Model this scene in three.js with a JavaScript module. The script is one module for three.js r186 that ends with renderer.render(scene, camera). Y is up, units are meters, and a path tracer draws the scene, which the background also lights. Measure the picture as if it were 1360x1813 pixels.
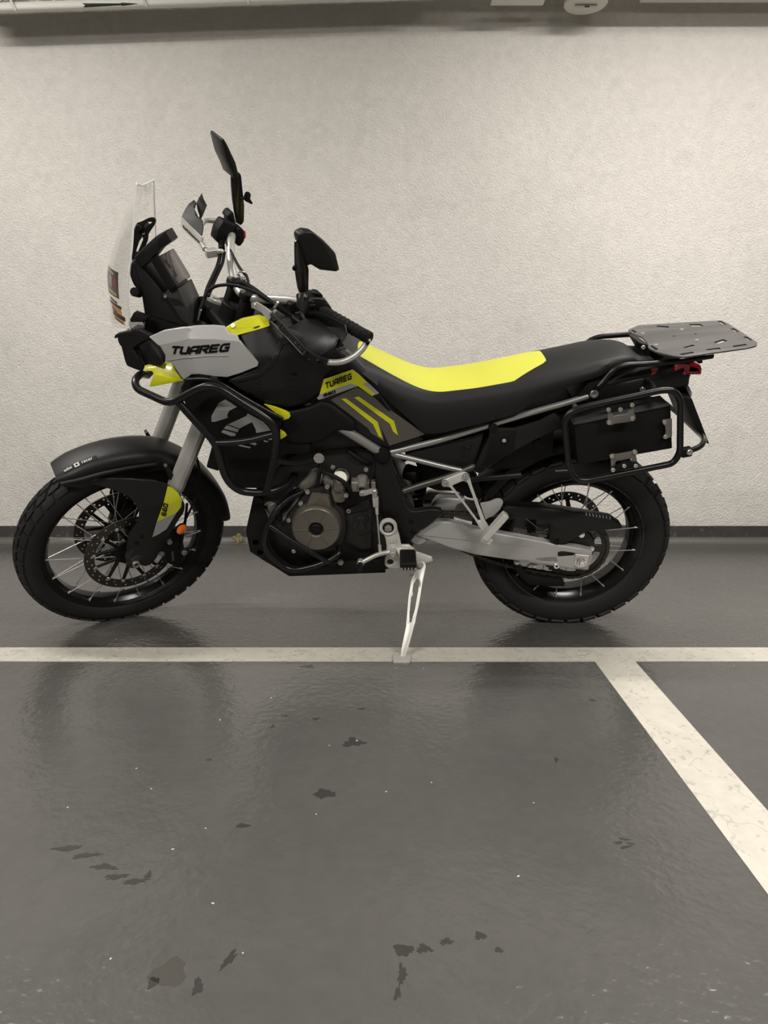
import * as THREE from 'three';
import { RectAreaLightUniformsLib } from 'three/addons/lights/RectAreaLightUniformsLib.js';
import { mergeGeometries, mergeVertices, toCreasedNormals } from 'three/addons/utils/BufferGeometryUtils.js';
import { TessellateModifier } from 'three/addons/modifiers/TessellateModifier.js';
import { RoundedBoxGeometry } from 'three/addons/geometries/RoundedBoxGeometry.js';
import { FontLoader } from 'three/addons/loaders/FontLoader.js';
import { TextGeometry } from 'three/addons/geometries/TextGeometry.js';

// ---------------------------------------------------------------- camera, light, exposure
const scene = new THREE.Scene();
scene.background = new THREE.Color(0x000000);
const camera = new THREE.PerspectiveCamera(2 * Math.atan(906.5 / 1330) * 180 / Math.PI, 1360 / 1813, 0.05, 60);
camera.position.set(0, 0.853, 0);
camera.rotation.set(-Math.atan(236.5 / 1330), 0, 0);
scene.add(camera);
const renderer = new THREE.WebGLRenderer({ antialias: true });
renderer.toneMapping = THREE.LinearToneMapping;
renderer.toneMappingExposure = 2.08;
renderer.shadowMap.enabled = true;
RectAreaLightUniformsLib.init();

// fluorescent ceiling fittings of the garage: [x, z, power]
const LAMP_Y = 2.86, LAMP_LEN = 1.45, LAMP_W = 0.09;
const LAMPS = [[-2.0, -2.4, 46], [1.6, -2.4, 66], [-1.75, 0.7, 135], [1.75, 0.7, 135]];
for (const [x, z, p] of LAMPS) {
  const l = new THREE.RectAreaLight(new THREE.Color(1, 0.96, 0.91), p, LAMP_LEN, LAMP_W);
  l.position.set(x, LAMP_Y - 0.075, z);
  l.rotation.x = -Math.PI / 2;
  scene.add(l);
}

// ---------------------------------------------------------------- helpers
const v3 = (a, b, c) => new THREE.Vector3(a, b, c);
const V = (p) => new THREE.Vector3(p[0], p[1], p[2] || 0);
let seed = 20240;
const rnd = () => { seed = (seed * 1664525 + 1013904223) >>> 0; return seed / 4294967296; };
const clamp = (x, a, b) => Math.min(b, Math.max(a, x));
function strip(g) {                                        // only position, normal, uv; not indexed
  if (g.index) g = g.toNonIndexed();
  for (const k of Object.keys(g.attributes)) if (!['position', 'normal', 'uv'].includes(k)) g.deleteAttribute(k);
  if (!g.attributes.uv) g.setAttribute('uv', new THREE.BufferAttribute(new Float32Array(g.attributes.position.count * 2), 2));
  if (!g.attributes.normal) g.computeVertexNormals();
  g.clearGroups();
  return g;
}
const merge = (...gs) => mergeGeometries(gs.flat(3).map(strip), false);
function mz(g) {                                           // mirror image on the other side of the machine
  g = strip(g.clone());
  const p = g.attributes.position, n = g.attributes.normal, u = g.attributes.uv;
  for (let i = 0; i < p.count; i++) { p.setZ(i, -p.getZ(i)); n.setZ(i, -n.getZ(i)); }
  for (let i = 0; i < p.count; i += 3) {
    for (const a of [p, n, u]) {
      for (let k = 0; k < a.itemSize; k++) {
        const t = a.array[(i + 1) * a.itemSize + k];
        a.array[(i + 1) * a.itemSize + k] = a.array[(i + 2) * a.itemSize + k];
        a.array[(i + 2) * a.itemSize + k] = t;
      }
    }
  }
  return g;
}
const both = (g) => [g, mz(g)];                            // the piece and its mirror image
const pieces = (...gs) => gs.flat(4);
function roundPoly(pts, r, n = 4) {                        // rounded corners
  const out = [], N = pts.length;
  for (let i = 0; i < N; i++) {
    const a = pts[(i + N - 1) % N], b = pts[i], c = pts[(i + 1) % N];
    const la = Math.hypot(a[0] - b[0], a[1] - b[1]), lc = Math.hypot(c[0] - b[0], c[1] - b[1]);
    const rr = Math.min(r, la * 0.45, lc * 0.45);
    const p = [b[0] + (a[0] - b[0]) * rr / la, b[1] + (a[1] - b[1]) * rr / la];
    const q = [b[0] + (c[0] - b[0]) * rr / lc, b[1] + (c[1] - b[1]) * rr / lc];
    for (let k = 0; k <= n; k++) {
      const t = k / n, s = 1 - t;
      out.push([s * s * p[0] + 2 * s * t * b[0] + t * t * q[0], s * s * p[1] + 2 * s * t * b[1] + t * t * q[1]]);
    }
  }
  return out;
}
const shapeOf = (pts) => new THREE.Shape(pts.map((p) => new THREE.Vector2(p[0], p[1])));
// a panel of thickness t whose outer face lies at height z (or on the surface zf(x, y)), edges bevelled
function slab(pts, { z = 0, t = 0.01, b = 0.002, zf = null, r = 0, holes = [], seg = 0.03, crease = 0.5, bs = 2 } = {}) {
  const s = shapeOf(r ? roundPoly(pts, r) : pts);
  for (const h of holes) s.holes.push(new THREE.Path(h.map((p) => new THREE.Vector2(p[0], p[1]))));
  let g = new THREE.ExtrudeGeometry(s, { depth: Math.max(t - 2 * b, 1e-4), bevelEnabled: b > 0, bevelThickness: b, bevelSize: b, bevelOffset: -b, bevelSegments: bs, curveSegments: 12 });
  g.translate(0, 0, b - t);
  g = strip(g);
  if (zf) {
    g = new TessellateModifier(seg, 6).modify(g);
    const p = g.attributes.position;
    for (let i = 0; i < p.count; i++) p.setZ(i, p.getZ(i) + zf(p.getX(i), p.getY(i)));
  } else g.translate(0, 0, z);
  g.deleteAttribute('normal');
  const uv = g.attributes.uv; g.deleteAttribute('uv');
  g = mergeVertices(g, 1e-5);
  g.computeVertexNormals();
  g = toCreasedNormals(g, crease);
  const p = g.attributes.position, U = new Float32Array(p.count * 2);
  for (let i = 0; i < p.count; i++) { U[2 * i] = p.getX(i); U[2 * i + 1] = p.getY(i); }
  g.setAttribute('uv', new THREE.BufferAttribute(U, 2));
  return g;
}
const ringPts = (cx, cy, r, n = 24, a0 = 0) => Array.from({ length: n }, (_, i) => [cx + r * Math.cos(a0 + i / n * 2 * Math.PI), cy + r * Math.sin(a0 + i / n * 2 * Math.PI)]);
function pathOf(pts, fillet) {
  const P = pts.map(V), cp = new THREE.CurvePath();
  let last = P[0];
  for (let i = 1; i < P.length - 1; i++) {
    const la = P[i].distanceTo(P[i - 1]), lc = P[i].distanceTo(P[i + 1]);
    const f = Math.min(fillet, la * 0.48, lc * 0.48);
    const a = P[i].clone().lerp(P[i - 1], f / la), c = P[i].clone().lerp(P[i + 1], f / lc);
    cp.add(new THREE.LineCurve3(last, a)); cp.add(new THREE.QuadraticBezierCurve3(a, P[i].clone(), c));
    last = c;
  }
  cp.add(new THREE.LineCurve3(last, P[P.length - 1]));
  return cp;
}
function tube(pts, r, { f = 0.035, n = 0, rs = 12, smooth = false } = {}) {
  const c = smooth ? new THREE.CatmullRomCurve3(pts.map(V), false, 'centripetal') : pathOf(pts, f);
  const L = c.getLength(), N = n || clamp(Math.round(L / 0.012), 8, 120);
  const g = new THREE.TubeGeometry(c, N, r, rs, false), gs = [g];
  for (const t of [0, 1]) { const e = new THREE.SphereGeometry(r * 0.999, rs, 6); const p = c.getPoint(t); e.translate(p.x, p.y, p.z); gs.push(e); }
  return merge(gs);
}
const quatTo = (d) => new THREE.Quaternion().setFromUnitVectors(v3(0, 1, 0), d.clone().normalize());
function turned(prof, p, d, n = 20) {                      // lathe: prof [[r, h], ...] from point p along direction d
  const g = new THREE.LatheGeometry(prof.map((q) => new THREE.Vector2(Math.max(q[0], 1e-5), q[1])), n);
  let h = strip(g); h.deleteAttribute('normal'); h.deleteAttribute('uv');
  h = mergeVertices(h, 1e-6); h.computeVertexNormals(); h = strip(toCreasedNormals(h, 0.6));
  h.applyQuaternion(quatTo(V(d))); h.translate(p[0], p[1], p[2]);
  return h;
}
function rod(p, q, r, r2 = r, { c = 0, n = 16 } = {}) {    // solid bar between two points with chamfered ends
  const d = V(q).sub(V(p)), h = d.length(), b = c || Math.min(r, r2) * 0.12;
  return turned([[0, 0], [r - b, 0], [r, b], [r2, h - b], [r2 - b, h], [0, h]], p, [d.x, d.y, d.z], n);
}
function capBolt(p, d, r = 0.006, h = 0.005) {             // round head with a socket
  return turned([[0, h * 0.4], [r * 0.48, h * 0.4], [r * 0.5, h], [r * 0.85, h], [r, h * 0.75], [r, 0], [0, 0]], p, d, 14);
}
function hexBolt(p, d, r = 0.008, h = 0.006) {
  const a = new THREE.CylinderGeometry(r, r, h, 6); a.translate(0, h / 2, 0);
  const w = new THREE.CylinderGeometry(r * 1.3, r * 1.3, h * 0.25, 18); w.translate(0, h * 0.12, 0);
  const g = merge(a.toNonIndexed(), w); g.applyQuaternion(quatTo(V(d))); g.translate(p[0], p[1], p[2]);
  return g;
}
function box(cx, cy, cz, w, h, d, r = 0.003, rot = null) {
  const g = new RoundedBoxGeometry(w, h, d, 2, Math.min(r, w * 0.49, h * 0.49, d * 0.49));
  if (rot) g.applyMatrix4(new THREE.Matrix4().makeRotationFromEuler(new THREE.Euler(...rot)));
  g.translate(cx, cy, cz);
  return strip(g);
}
function latheZ(prof, n = 72, crease = 0.6) {              // prof [[radius, z], ...] about the z axis
  let g = new THREE.LatheGeometry(prof.map((q) => new THREE.Vector2(Math.max(q[0], 1e-5), q[1])), n);
  g = strip(g); g.deleteAttribute('normal'); const u = g.attributes.uv; g.deleteAttribute('uv');
  g = mergeVertices(g, 1e-6); g.computeVertexNormals(); g = strip(toCreasedNormals(g, crease));
  g.rotateX(Math.PI / 2);
  return g;
}
// surface through rows of points (rows[i][j] = [x, y, z]); closed makes a tube of it with flat ends
function loft(rows, { closed = false, caps = closed, crease = 0.7, thick = 0 } = {}) {
  const pos = [], R = rows.length, C = rows[0].length;
  const tri = (a, b, c) => pos.push(...a, ...b, ...c);
  const quad = (a, b, c, d) => { tri(a, b, c); tri(a, c, d); };
  const sheet = (rw, flip) => {
    for (let i = 0; i < R - 1; i++) for (let j = 0; j < (closed ? C : C - 1); j++) {
      const k = (j + 1) % C;
      if (flip) quad(rw[i][j], rw[i][k], rw[i + 1][k], rw[i + 1][j]); else quad(rw[i][j], rw[i + 1][j], rw[i + 1][k], rw[i][k]);
    }
  };
  sheet(rows, false);
  if (caps && closed) for (const [i, fl] of [[0, 0], [R - 1, 1]]) {
    const c = [0, 1, 2].map((q) => rows[i].reduce((s, p) => s + p[q], 0) / C);
    for (let j = 0; j < C; j++) { const k = (j + 1) % C; if (fl) tri(rows[i][k], rows[i][j], c); else tri(rows[i][j], rows[i][k], c); }
  }
  if (thick) {
    const inner = rows.map((row, i) => row.map((p, j) => {
      const a = V(rows[Math.min(i + 1, R - 1)][j]).sub(V(rows[Math.max(i - 1, 0)][j]));
      const b = V(rows[i][Math.min(j + 1, C - 1)]).sub(V(rows[i][Math.max(j - 1, 0)]));
      const n = a.cross(b).normalize().multiplyScalar(-thick);
      return [p[0] + n.x, p[1] + n.y, p[2] + n.z];
    }));
    sheet(inner, true);
    for (let j = 0; j < C - 1; j++) { quad(rows[0][j], rows[0][j + 1], inner[0][j + 1], inner[0][j]); quad(rows[R - 1][j + 1], rows[R - 1][j], inner[R - 1][j], inner[R - 1][j + 1]); }
    for (let i = 0; i < R - 1; i++) { quad(rows[i + 1][0], rows[i][0], inner[i][0], inner[i + 1][0]); quad(rows[i][C - 1], rows[i + 1][C - 1], inner[i + 1][C - 1], inner[i][C - 1]); }
  }
  let g = new THREE.BufferGeometry(); g.setAttribute('position', new THREE.BufferAttribute(new Float32Array(pos), 3));
  g = mergeVertices(g, 1e-6); g.computeVertexNormals(); g = strip(toCreasedNormals(g, crease));
  return g;
}
// places flat artwork (drawn in x right, y up, z out) on a plane: origin o, right u, up w
function onPlane(g, o, u, w) {
  const U = V(u), W = V(w), N = U.clone().cross(W).normalize();
  const m = new THREE.Matrix4().makeBasis(U, W, N); m.setPosition(V(o));
  g = strip(g.clone()); g.applyMatrix4(m);
  return g;
}
function polyStroke(pts, w, closed = false) {              // outline polygon of an open polyline with mitred corners
  const L = [], R = [], N = pts.length;
  for (let i = 0; i < N; i++) {
    const p = pts[i], a = pts[i - 1], c = pts[i + 1];
    let n1 = a ? [-(p[1] - a[1]), p[0] - a[0]] : null, n2 = c ? [-(c[1] - p[1]), c[0] - p[0]] : null;
    for (const n of [n1, n2]) if (n) { const l = Math.hypot(...n); n[0] /= l; n[1] /= l; }
    n1 = n1 || n2; n2 = n2 || n1;
    let m = [n1[0] + n2[0], n1[1] + n2[1]]; const ml = Math.hypot(...m); m = [m[0] / ml, m[1] / ml];
    const k = w / 2 / Math.max(0.35, m[0] * n1[0] + m[1] * n1[1]);
    L.push([p[0] + m[0] * k, p[1] + m[1] * k]); R.unshift([p[0] - m[0] * k, p[1] - m[1] * k]);
  }
  return L.concat(R);
}
// squared italic lettering of the decals; letters drawn in a box 1 wide, 1 high
const GLYPH = {
  T: [[[0.02, 0.9], [1, 0.9]], [[0.5, 0.9], [0.5, 0]]],
  U: [[[0.1, 1], [0.1, 0.22], [0.22, 0.1], [0.8, 0.1], [0.9, 0.22], [0.9, 1]]],
  A: [[[0.1, 0], [0.1, 0.7], [0.3, 0.9], [0.9, 0.9], [0.9, 0]], [[0.1, 0.4], [0.9, 0.4]]],
  R: [[[0.1, 0], [0.1, 0.9], [0.8, 0.9], [0.92, 0.75], [0.85, 0.55], [0.45, 0.48], [0.95, 0]]],
  E: [[[0.95, 0.9], [0.1, 0.9], [0.1, 0.1], [0.95, 0.1]], [[0.1, 0.5], [0.85, 0.5]]],
  G: [[[0.95, 0.9], [0.25, 0.9], [0.1, 0.75], [0.1, 0.22], [0.22, 0.1], [0.9, 0.1], [0.9, 0.5], [0.5, 0.5]]],
  6: [[[0.95, 0.9], [0.25, 0.9], [0.1, 0.75], [0.1, 0.1], [0.9, 0.1], [0.9, 0.52], [0.15, 0.52]]],
  0: [[[0.5, 0.9], [0.1, 0.9], [0.1, 0.1], [0.9, 0.1], [0.9, 0.9], [0.45, 0.9]]],
};
function lettering(str, h, w, { gap = 0.25, slant = 0.35, stroke = 0.2, t = 0.0008 } = {}) {
  const gs = []; let x = 0;
  for (const ch of str) {
    for (const s of GLYPH[ch]) {
      const o = polyStroke(s, stroke).map(([a, b]) => [x + a * w + b * h * slant, b * h]);
      const g = new THREE.ExtrudeGeometry(shapeOf(o), { depth: t, bevelEnabled: false }); gs.push(strip(g));
    }
    x += w * (1 + gap);
  }
  return { g: merge(gs), width: x - w * gap + h * slant };
}
const FONT = await new FontLoader().loadAsync('fonts/droid/droid_sans_bold.typeface.json');
function words(str, h, t = 0.0008) {
  const g = strip(new TextGeometry(str, { font: FONT, size: h, depth: t, curveSegments: 3, bevelEnabled: false }));
  g.computeBoundingBox();
  return { g, width: g.boundingBox.max.x };
}
// bends flat artwork onto a panel surface
function drape(g, zf, lift = 0.0006, seg = 0.02) {
  g = new TessellateModifier(seg, 5).modify(strip(g.clone()));
  const p = g.attributes.position;
  for (let i = 0; i < p.count; i++) p.setZ(i, p.getZ(i) + zf(p.getX(i), p.getY(i)) + lift);
  g.deleteAttribute('normal'); g.computeVertexNormals();
  return g;
}
const at2 = (g, x, y, a = 0) => { g = g.clone(); g.rotateZ(a); g.translate(x, y, 0); return g; };

// ---------------------------------------------------------------- procedural textures
function hash2(x, y, s) { let h = (x * 374761393 + y * 668265263 + s * 982451653) | 0; h = Math.imul(h ^ (h >>> 13), 1274126177); return ((h ^ (h >>> 16)) >>> 0) / 4294967296; }
function vnoise(x, y, per, s) {                            // tiling value noise
  const xi = Math.floor(x), yi = Math.floor(y), fx = x - xi, fy = y - yi, m = (a) => ((a % per) + per) % per;
  const u = fx * fx * (3 - 2 * fx), w = fy * fy * (3 - 2 * fy);
  const a = hash2(m(xi), m(yi), s), b = hash2(m(xi + 1), m(yi), s), c = hash2(m(xi), m(yi + 1), s), d = hash2(m(xi + 1), m(yi + 1), s);
  return a + (b - a) * u + (c - a) * w + (a - b - c + d) * u * w;
}
function tex(n, fn, srgb, rep) {
  const d = new Uint8Array(n * n * 4);
  for (let j = 0; j < n; j++) for (let i = 0; i < n; i++) {
    const c = fn(i / n, j / n), k = (j * n + i) * 4;
    for (let q = 0; q < 3; q++) d[k + q] = clamp(Math.round((Array.isArray(c) ? c[q] : c) * 255), 0, 255);
    d[k + 3] = 255;
  }
  const t = new THREE.DataTexture(d, n, n); t.wrapS = t.wrapT = THREE.RepeatWrapping; t.magFilter = THREE.LinearFilter; t.minFilter = THREE.LinearMipmapLinearFilter; t.generateMipmaps = true;
  if (srgb) t.colorSpace = THREE.SRGBColorSpace;
  if (rep) t.repeat.set(rep, rep);
  t.needsUpdate = true;
  return t;
}
const fbm = (x, y, f, oct, s) => { let a = 0, w = 0.5, t = 0; for (let k = 0; k < oct; k++) { a += w * vnoise(x * f, y * f, f, s + k); t += w; w *= 0.5; f *= 2; } return a / t; };

// ---------------------------------------------------------------- the garage
const std = (color, roughness = 0.5, metalness = 0, extra = {}) => new THREE.MeshStandardMaterial({ color, roughness, metalness, ...extra });
const lin = (r, g, b) => new THREE.Color().setRGB(r, g === undefined ? r : g, b === undefined ? r : b);
function add(o, name, kind, label, category, parent = scene) {
  o.name = name; o.castShadow = o.receiveShadow = true;
  if (kind) o.userData.kind = kind;
  if (label) o.userData.label = label;
  if (category) o.userData.category = category;
  parent.add(o);
  return o;
}
const WALL_Z = -3.886, CEIL = 2.95, X0 = -7, X1 = 7, ZB = 7;
function slabBox(x0, x1, y0, y1, z0, z1) {                 // box with uv in metres
  const g = strip(new THREE.BoxGeometry(x1 - x0, y1 - y0, z1 - z0)); g.translate((x0 + x1) / 2, (y0 + y1) / 2, (z0 + z1) / 2);
  const p = g.attributes.position, n = g.attributes.normal, u = g.attributes.uv;
  for (let i = 0; i < p.count; i++) {
    const ax = Math.abs(n.getX(i)), ay = Math.abs(n.getY(i));
    if (ay > 0.5) u.setXY(i, p.getX(i), p.getZ(i)); else if (ax > 0.5) u.setXY(i, p.getZ(i), p.getY(i)); else u.setXY(i, p.getX(i), p.getY(i));
  }
  return g;
}
// rendered plaster: fine grain with raised dashes, faint stains
const plasterBump = tex(1024, (x, y) => {
  const w = fbm(x, y, 8, 2, 3) * 0.02;
  return 0.55 * fbm(x + w, y + w, 96, 3, 11) + 0.45 * Math.pow(fbm(x + w, y, 160, 2, 51), 1.5);
}, false, 1 / 0.6);
const plasterMap = tex(1024, (x, y) => {
  const c = 0.86 + 0.07 * (fbm(x, y, 4, 4, 71) - 0.5) + 0.05 * (fbm(x, y, 96, 3, 11) - 0.5) + (fbm(x, y, 24, 3, 91) > 0.73 ? -0.015 : 0);
  return [c, c * 0.98, c * 0.95];
}, true, 1 / 2.7);
const plaster = new THREE.MeshStandardMaterial({ map: plasterMap, bumpMap: plasterBump, bumpScale: 0.0045, roughness: 0.9 });
const wallBack = add(new THREE.Mesh(slabBox(X0, X1, 0, CEIL, WALL_Z - 0.2, WALL_Z), plaster), 'wall_back', 'structure', 'cream rough plastered garage wall behind the motorcycle', 'wall');
const paintGrey = std(lin(0.42, 0.41, 0.38), 0.8);
add(new THREE.Mesh(slabBox(X0 - 0.2, X0, 0, CEIL, WALL_Z - 0.2, ZB), paintGrey), 'wall_left', 'structure', 'grey side wall of the garage', 'wall');
add(new THREE.Mesh(slabBox(X1, X1 + 0.2, 0, CEIL, WALL_Z - 0.2, ZB), paintGrey), 'wall_right', 'structure', 'grey opposite side wall of the garage', 'wall');
add(new THREE.Mesh(slabBox(X0 - 0.2, X1 + 0.2, 0, CEIL, ZB, ZB + 0.2), paintGrey), 'wall_front', 'structure', 'grey far wall of the garage facing the plastered wall', 'wall');
add(new THREE.Mesh(slabBox(X0 - 0.2, X1 + 0.2, CEIL, CEIL + 0.2, WALL_Z - 0.2, ZB + 0.2), std(lin(0.5, 0.48, 0.44), 0.9)), 'ceiling', 'structure', 'bare concrete garage ceiling', 'ceiling');

// coated floor: orange-peel relief, scuffs and dried splashes
const floorBump = tex(1024, (x, y) => 0.7 * fbm(x, y, 64, 3, 5) + 0.3 * fbm(x, y, 12, 2, 9), false, 1 / 0.8);
const floorMap = tex(1024, (x, y) => {
  const big = fbm(x, y, 3, 4, 21), mid = fbm(x, y, 14, 3, 31), fine = fbm(x, y, 128, 2, 41);
  const c = 0.318 + 0.05 * (big - 0.5) + 0.03 * (mid - 0.5) + 0.02 * (fine - 0.5);
  return [c, c * 0.985, c * 0.955];
}, true, 1 / 3.1);
const floorRough = tex(512, (x, y) => { const r = 0.15 + 0.12 * fbm(x, y, 3, 3, 61); return [r, r, r]; }, false, 1 / 2.3);
const floorMat = new THREE.MeshPhysicalMaterial({ map: floorMap, bumpMap: floorBump, bumpScale: 0.0017, roughnessMap: floorRough, roughness: 1, ior: 1.55 });
const floor = add(new THREE.Mesh(slabBox(X0 - 0.2, X1 + 0.2, -0.2, 0, WALL_Z - 0.2, ZB + 0.2), floorMat), 'floor', 'structure', 'dark grey glossy coated garage floor', 'floor');
// painted bay lines, a film of paint with its own thickness
const lineMap = tex(512, (x, y) => {
  let c = 0.80 + 0.07 * (fbm(x, y, 5, 4, 121) - 0.5) + 0.06 * (fbm(x, y, 40, 3, 131) - 0.5);
  const s = Math.abs(fbm(x, y, 7, 4, 141) - 0.5); if (s < 0.006) c -= 0.07;
  if (fbm(x, y, 70, 2, 151) > 0.74) c -= 0.08;
  return [c, c * 0.975, c * 0.915];
}, true, 1 / 0.9);
const lineMat = new THREE.MeshStandardMaterial({ map: lineMap, bumpMap: floorBump, bumpScale: 0.0009, roughness: 0.5 });
function stripe(x0, x1, z0, z1) { return slabBox(x0, x1, 0.0001, 0.0016, z0, z1); }
add(new THREE.Mesh(stripe(X0, X1, -2.302, -2.182), lineMat), 'painted_line', null, 'long cream painted bay line along the wall', null, floor);
add(new THREE.Mesh(stripe(0.644, 0.768, -2.1818, 3.2), lineMat), 'painted_line', null, 'cream painted bay line running away from the wall', null, floor);
// base of the wall: dark painted skirting with a small cove and vertical joints
const skirtMap = tex(512, (x, y) => { let c = 0.255 + 0.05 * (fbm(x, y, 20, 4, 201) - 0.5); if (fbm(x, y, 60, 3, 211) > 0.69) c += 0.1; return [c, c * 0.97, c * 0.94]; }, true, 1 / 0.8);
const skirtMat = new THREE.MeshStandardMaterial({ map: skirtMap, roughness: 0.6 });
const skirt = add(new THREE.Mesh(slabBox(X0, X1, 0, 0.088, WALL_Z, WALL_Z + 0.012), skirtMat), 'baseboard_back', 'structure', 'dark grey painted skirting band at the foot of the plastered wall', 'baseboard');
{
  const sh = new THREE.Shape(); sh.moveTo(0, 0); sh.lineTo(0.032, 0); sh.quadraticCurveTo(0.006, 0.003, 0, 0.03); sh.lineTo(0, 0);
  const g = strip(new THREE.ExtrudeGeometry(sh, { depth: X1 - X0, bevelEnabled: false, curveSegments: 8 })); g.rotateY(-Math.PI / 2); g.translate(X1, 0, WALL_Z + 0.0119);
  add(new THREE.Mesh(g, std(lin(0.115, 0.11, 0.1), 0.45)), 'cove', null, 'grey coved fillet where skirting meets floor', null, skirt);
}
// services under the ceiling along the wall
const whiteMetal = std(lin(0.72, 0.7, 0.65), 0.45), foilMap = tex(512, (x, y) => { const c = 0.45 + 0.4 * fbm(x, y, 10, 4, 301) * (0.5 + fbm(x * 1, y * 1, 48, 2, 311)); return [c, c * 0.985, c * 0.95]; }, true, 1 / 0.4);
const foilBump = tex(512, (x, y) => Math.abs(fbm(x, y, 24, 4, 321) - 0.5) * 2, false, 1 / 0.3);
{
  const duct = new THREE.Group(); add(duct, 'pipe', null, 'lagged pipe in wrinkled silver wrap with white support channel and straps under ceiling', 'pipe');
  const a = [[-1.8206,2.4513]], b = [[.5543,2.52]];
  const A = [a[0][0], a[0][1], -3.70], B = [b[0][0], b[0][1], -3.70];
  const dir = Math.atan2(B[1] - A[1], B[0] - A[0]), len = 2.05;
  const lag = rod([0, 0.075, -0.02], [len, 0.075, -0.02], 0.06, 0.06, { n: 28 });
  const lagMesh = add(new THREE.Mesh(lag, new THREE.MeshStandardMaterial({ map: foilMap, bumpMap: foilBump, bumpScale: 0.004, roughness: 0.4, metalness: 0.5 })), 'lagging', null, 'wrinkled silver foil wrap', null, duct);
  { const p = lag.attributes.position, u = lag.attributes.uv; for (let i = 0; i < p.count; i++) u.setXY(i, p.getX(i), Math.atan2(p.getY(i) - 0.075, p.getZ(i)) * 0.06); }
  add(new THREE.Mesh(rod([0, 0.02, 0.02], [len, 0.02, 0.02], 0.02, 0.02, { n: 24 }), whiteMetal), 'carrier_tube', null, 'white tube under the wrap', null, duct);
  for (const x of [0.18, 0.76, 1.21, 1.65]) add(new THREE.Mesh(tube([[x + 0.012, 0.0, 0.042], [x, 0.03, 0.052], [x - 0.012, 0.08, 0.054], [x - 0.02, 0.135, 0.02]], 0.006, { f: 0.02 }), whiteMetal), 'strap', null, null, null, duct);
  const ar = slab([[0.49, -0.007], [0.5, 0.0], [0.487, 0.008], [0.66, 0.003], [0.66, 0.006], [0.735, 0.0], [0.66, -0.006], [0.66, -0.003]], { z: 0.0007, t: 0.0008, b: 0.0001, zf: () => 0, seg: 0.01 });
  { const q = ar.attributes.position; for (let i = 0; i < q.count; i++) { const f = -0.45 + q.getY(i) / 0.02, r = 0.0212 + q.getZ(i); q.setXYZ(i, q.getX(i), 0.02 + r * Math.sin(f), 0.02 + r * Math.cos(f)); } ar.computeVertexNormals(); }
  add(new THREE.Mesh(ar, std(lin(0.006, 0.022, 0.008), 0.5)), 'flow_arrow', null, 'dark green arrow sticker', null, duct);
  duct.position.set(A[0], A[1], A[2] + 0.0); duct.rotation.z = dir;
}
{
  const r = [[.9372,2.5576]], t = add(new THREE.Group(), 'cable_tray', null, 'white cable tray edge under ceiling beside round capped fitting', 'cable tray');
  const y = r[0][1];
  add(new THREE.Mesh(merge(box(1.95, y + 0.006, -3.72, 1.55, 0.012, 0.2, 0.003), box(1.95, y + 0.03, -3.62, 1.55, 0.045, 0.006, 0.002), box(1.95, y + 0.03, -3.82, 1.55, 0.045, 0.006, 0.002)), whiteMetal), 'tray_channel', null, null, null, t);
  const k = [[.5419,2.5131]];
  const br = add(new THREE.Group(), 'bracket', null, 'short white bracket with a dark gap beside the capped fitting', 'bracket');
  add(new THREE.Mesh(box(k[0][0] + 0.06, k[0][1] + 0.012, -3.70, 0.24, 0.014, 0.12, 0.004), whiteMetal), 'bracket_foot', null, null, null, br);
  add(new THREE.Mesh(box(k[0][0] + 0.07, k[0][1] + 0.05, -3.70, 0.07, 0.08, 0.03, 0.004), std(lin(0.03), 0.6)), 'bracket_stem', null, 'dark stem', null, br);
  const c = [[.9055,2.5037]], cap = add(new THREE.Group(), 'capped_pipe', null, 'round cream cap on a vertical pipe end under the ceiling', 'pipe');
  add(new THREE.Mesh(turned([[0, 0], [0.092, 0], [0.096, 0.004], [0.096, 0.2], [0.086, 0.21], [0, 0.21]], [0, 0, 0], [0, 1, 0], 40), std(lin(0.62, 0.6, 0.54), 0.45)), 'cap_body', null, null, null, cap);
  add(new THREE.Mesh(merge(box(0, -0.002, 0, 0.1, 0.01, 0.02, 0.004)), std(lin(0.5, 0.48, 0.43), 0.5)), 'grip_bar', null, null, null, cap);
  add(new THREE.Mesh(merge(box(0.006, -0.008, 0.004, 0.022, 0.004, 0.008, 0.001)), std(lin(0.02), 0.5)), 'slot', null, 'black slot', null, cap);
  add(new THREE.Mesh(rod([0, 0.2, 0], [0, CEIL - c[0][1], 0], 0.05), whiteMetal), 'stem', null, null, null, cap);
  cap.position.set(c[0][0], c[0][1], -3.72); cap.rotation.z = 0.0;
}
{
  // broad cable tray that runs along the wall above everything else and shades the top of the plaster
  const t = add(new THREE.Group(), 'cable_tray_001', null, 'long broad cable tray along the wall under the ceiling', 'cable tray');
  add(new THREE.Mesh(merge(box(0, 2.576, -3.525, 9, 0.008, 0.15, 0.002), box(0, 2.615, -3.452, 9, 0.08, 0.006, 0.002), box(0, 2.615, -3.598, 9, 0.08, 0.006, 0.002)), whiteMetal), 'tray_channel', null, null, null, t);
  for (const x of [-4, -2, 0, 2, 4]) add(new THREE.Mesh(rod([x, 2.58, -3.525], [x, CEIL, -3.525], 0.006), whiteMetal), 'hanger_rod', null, null, null, t);
}
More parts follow.
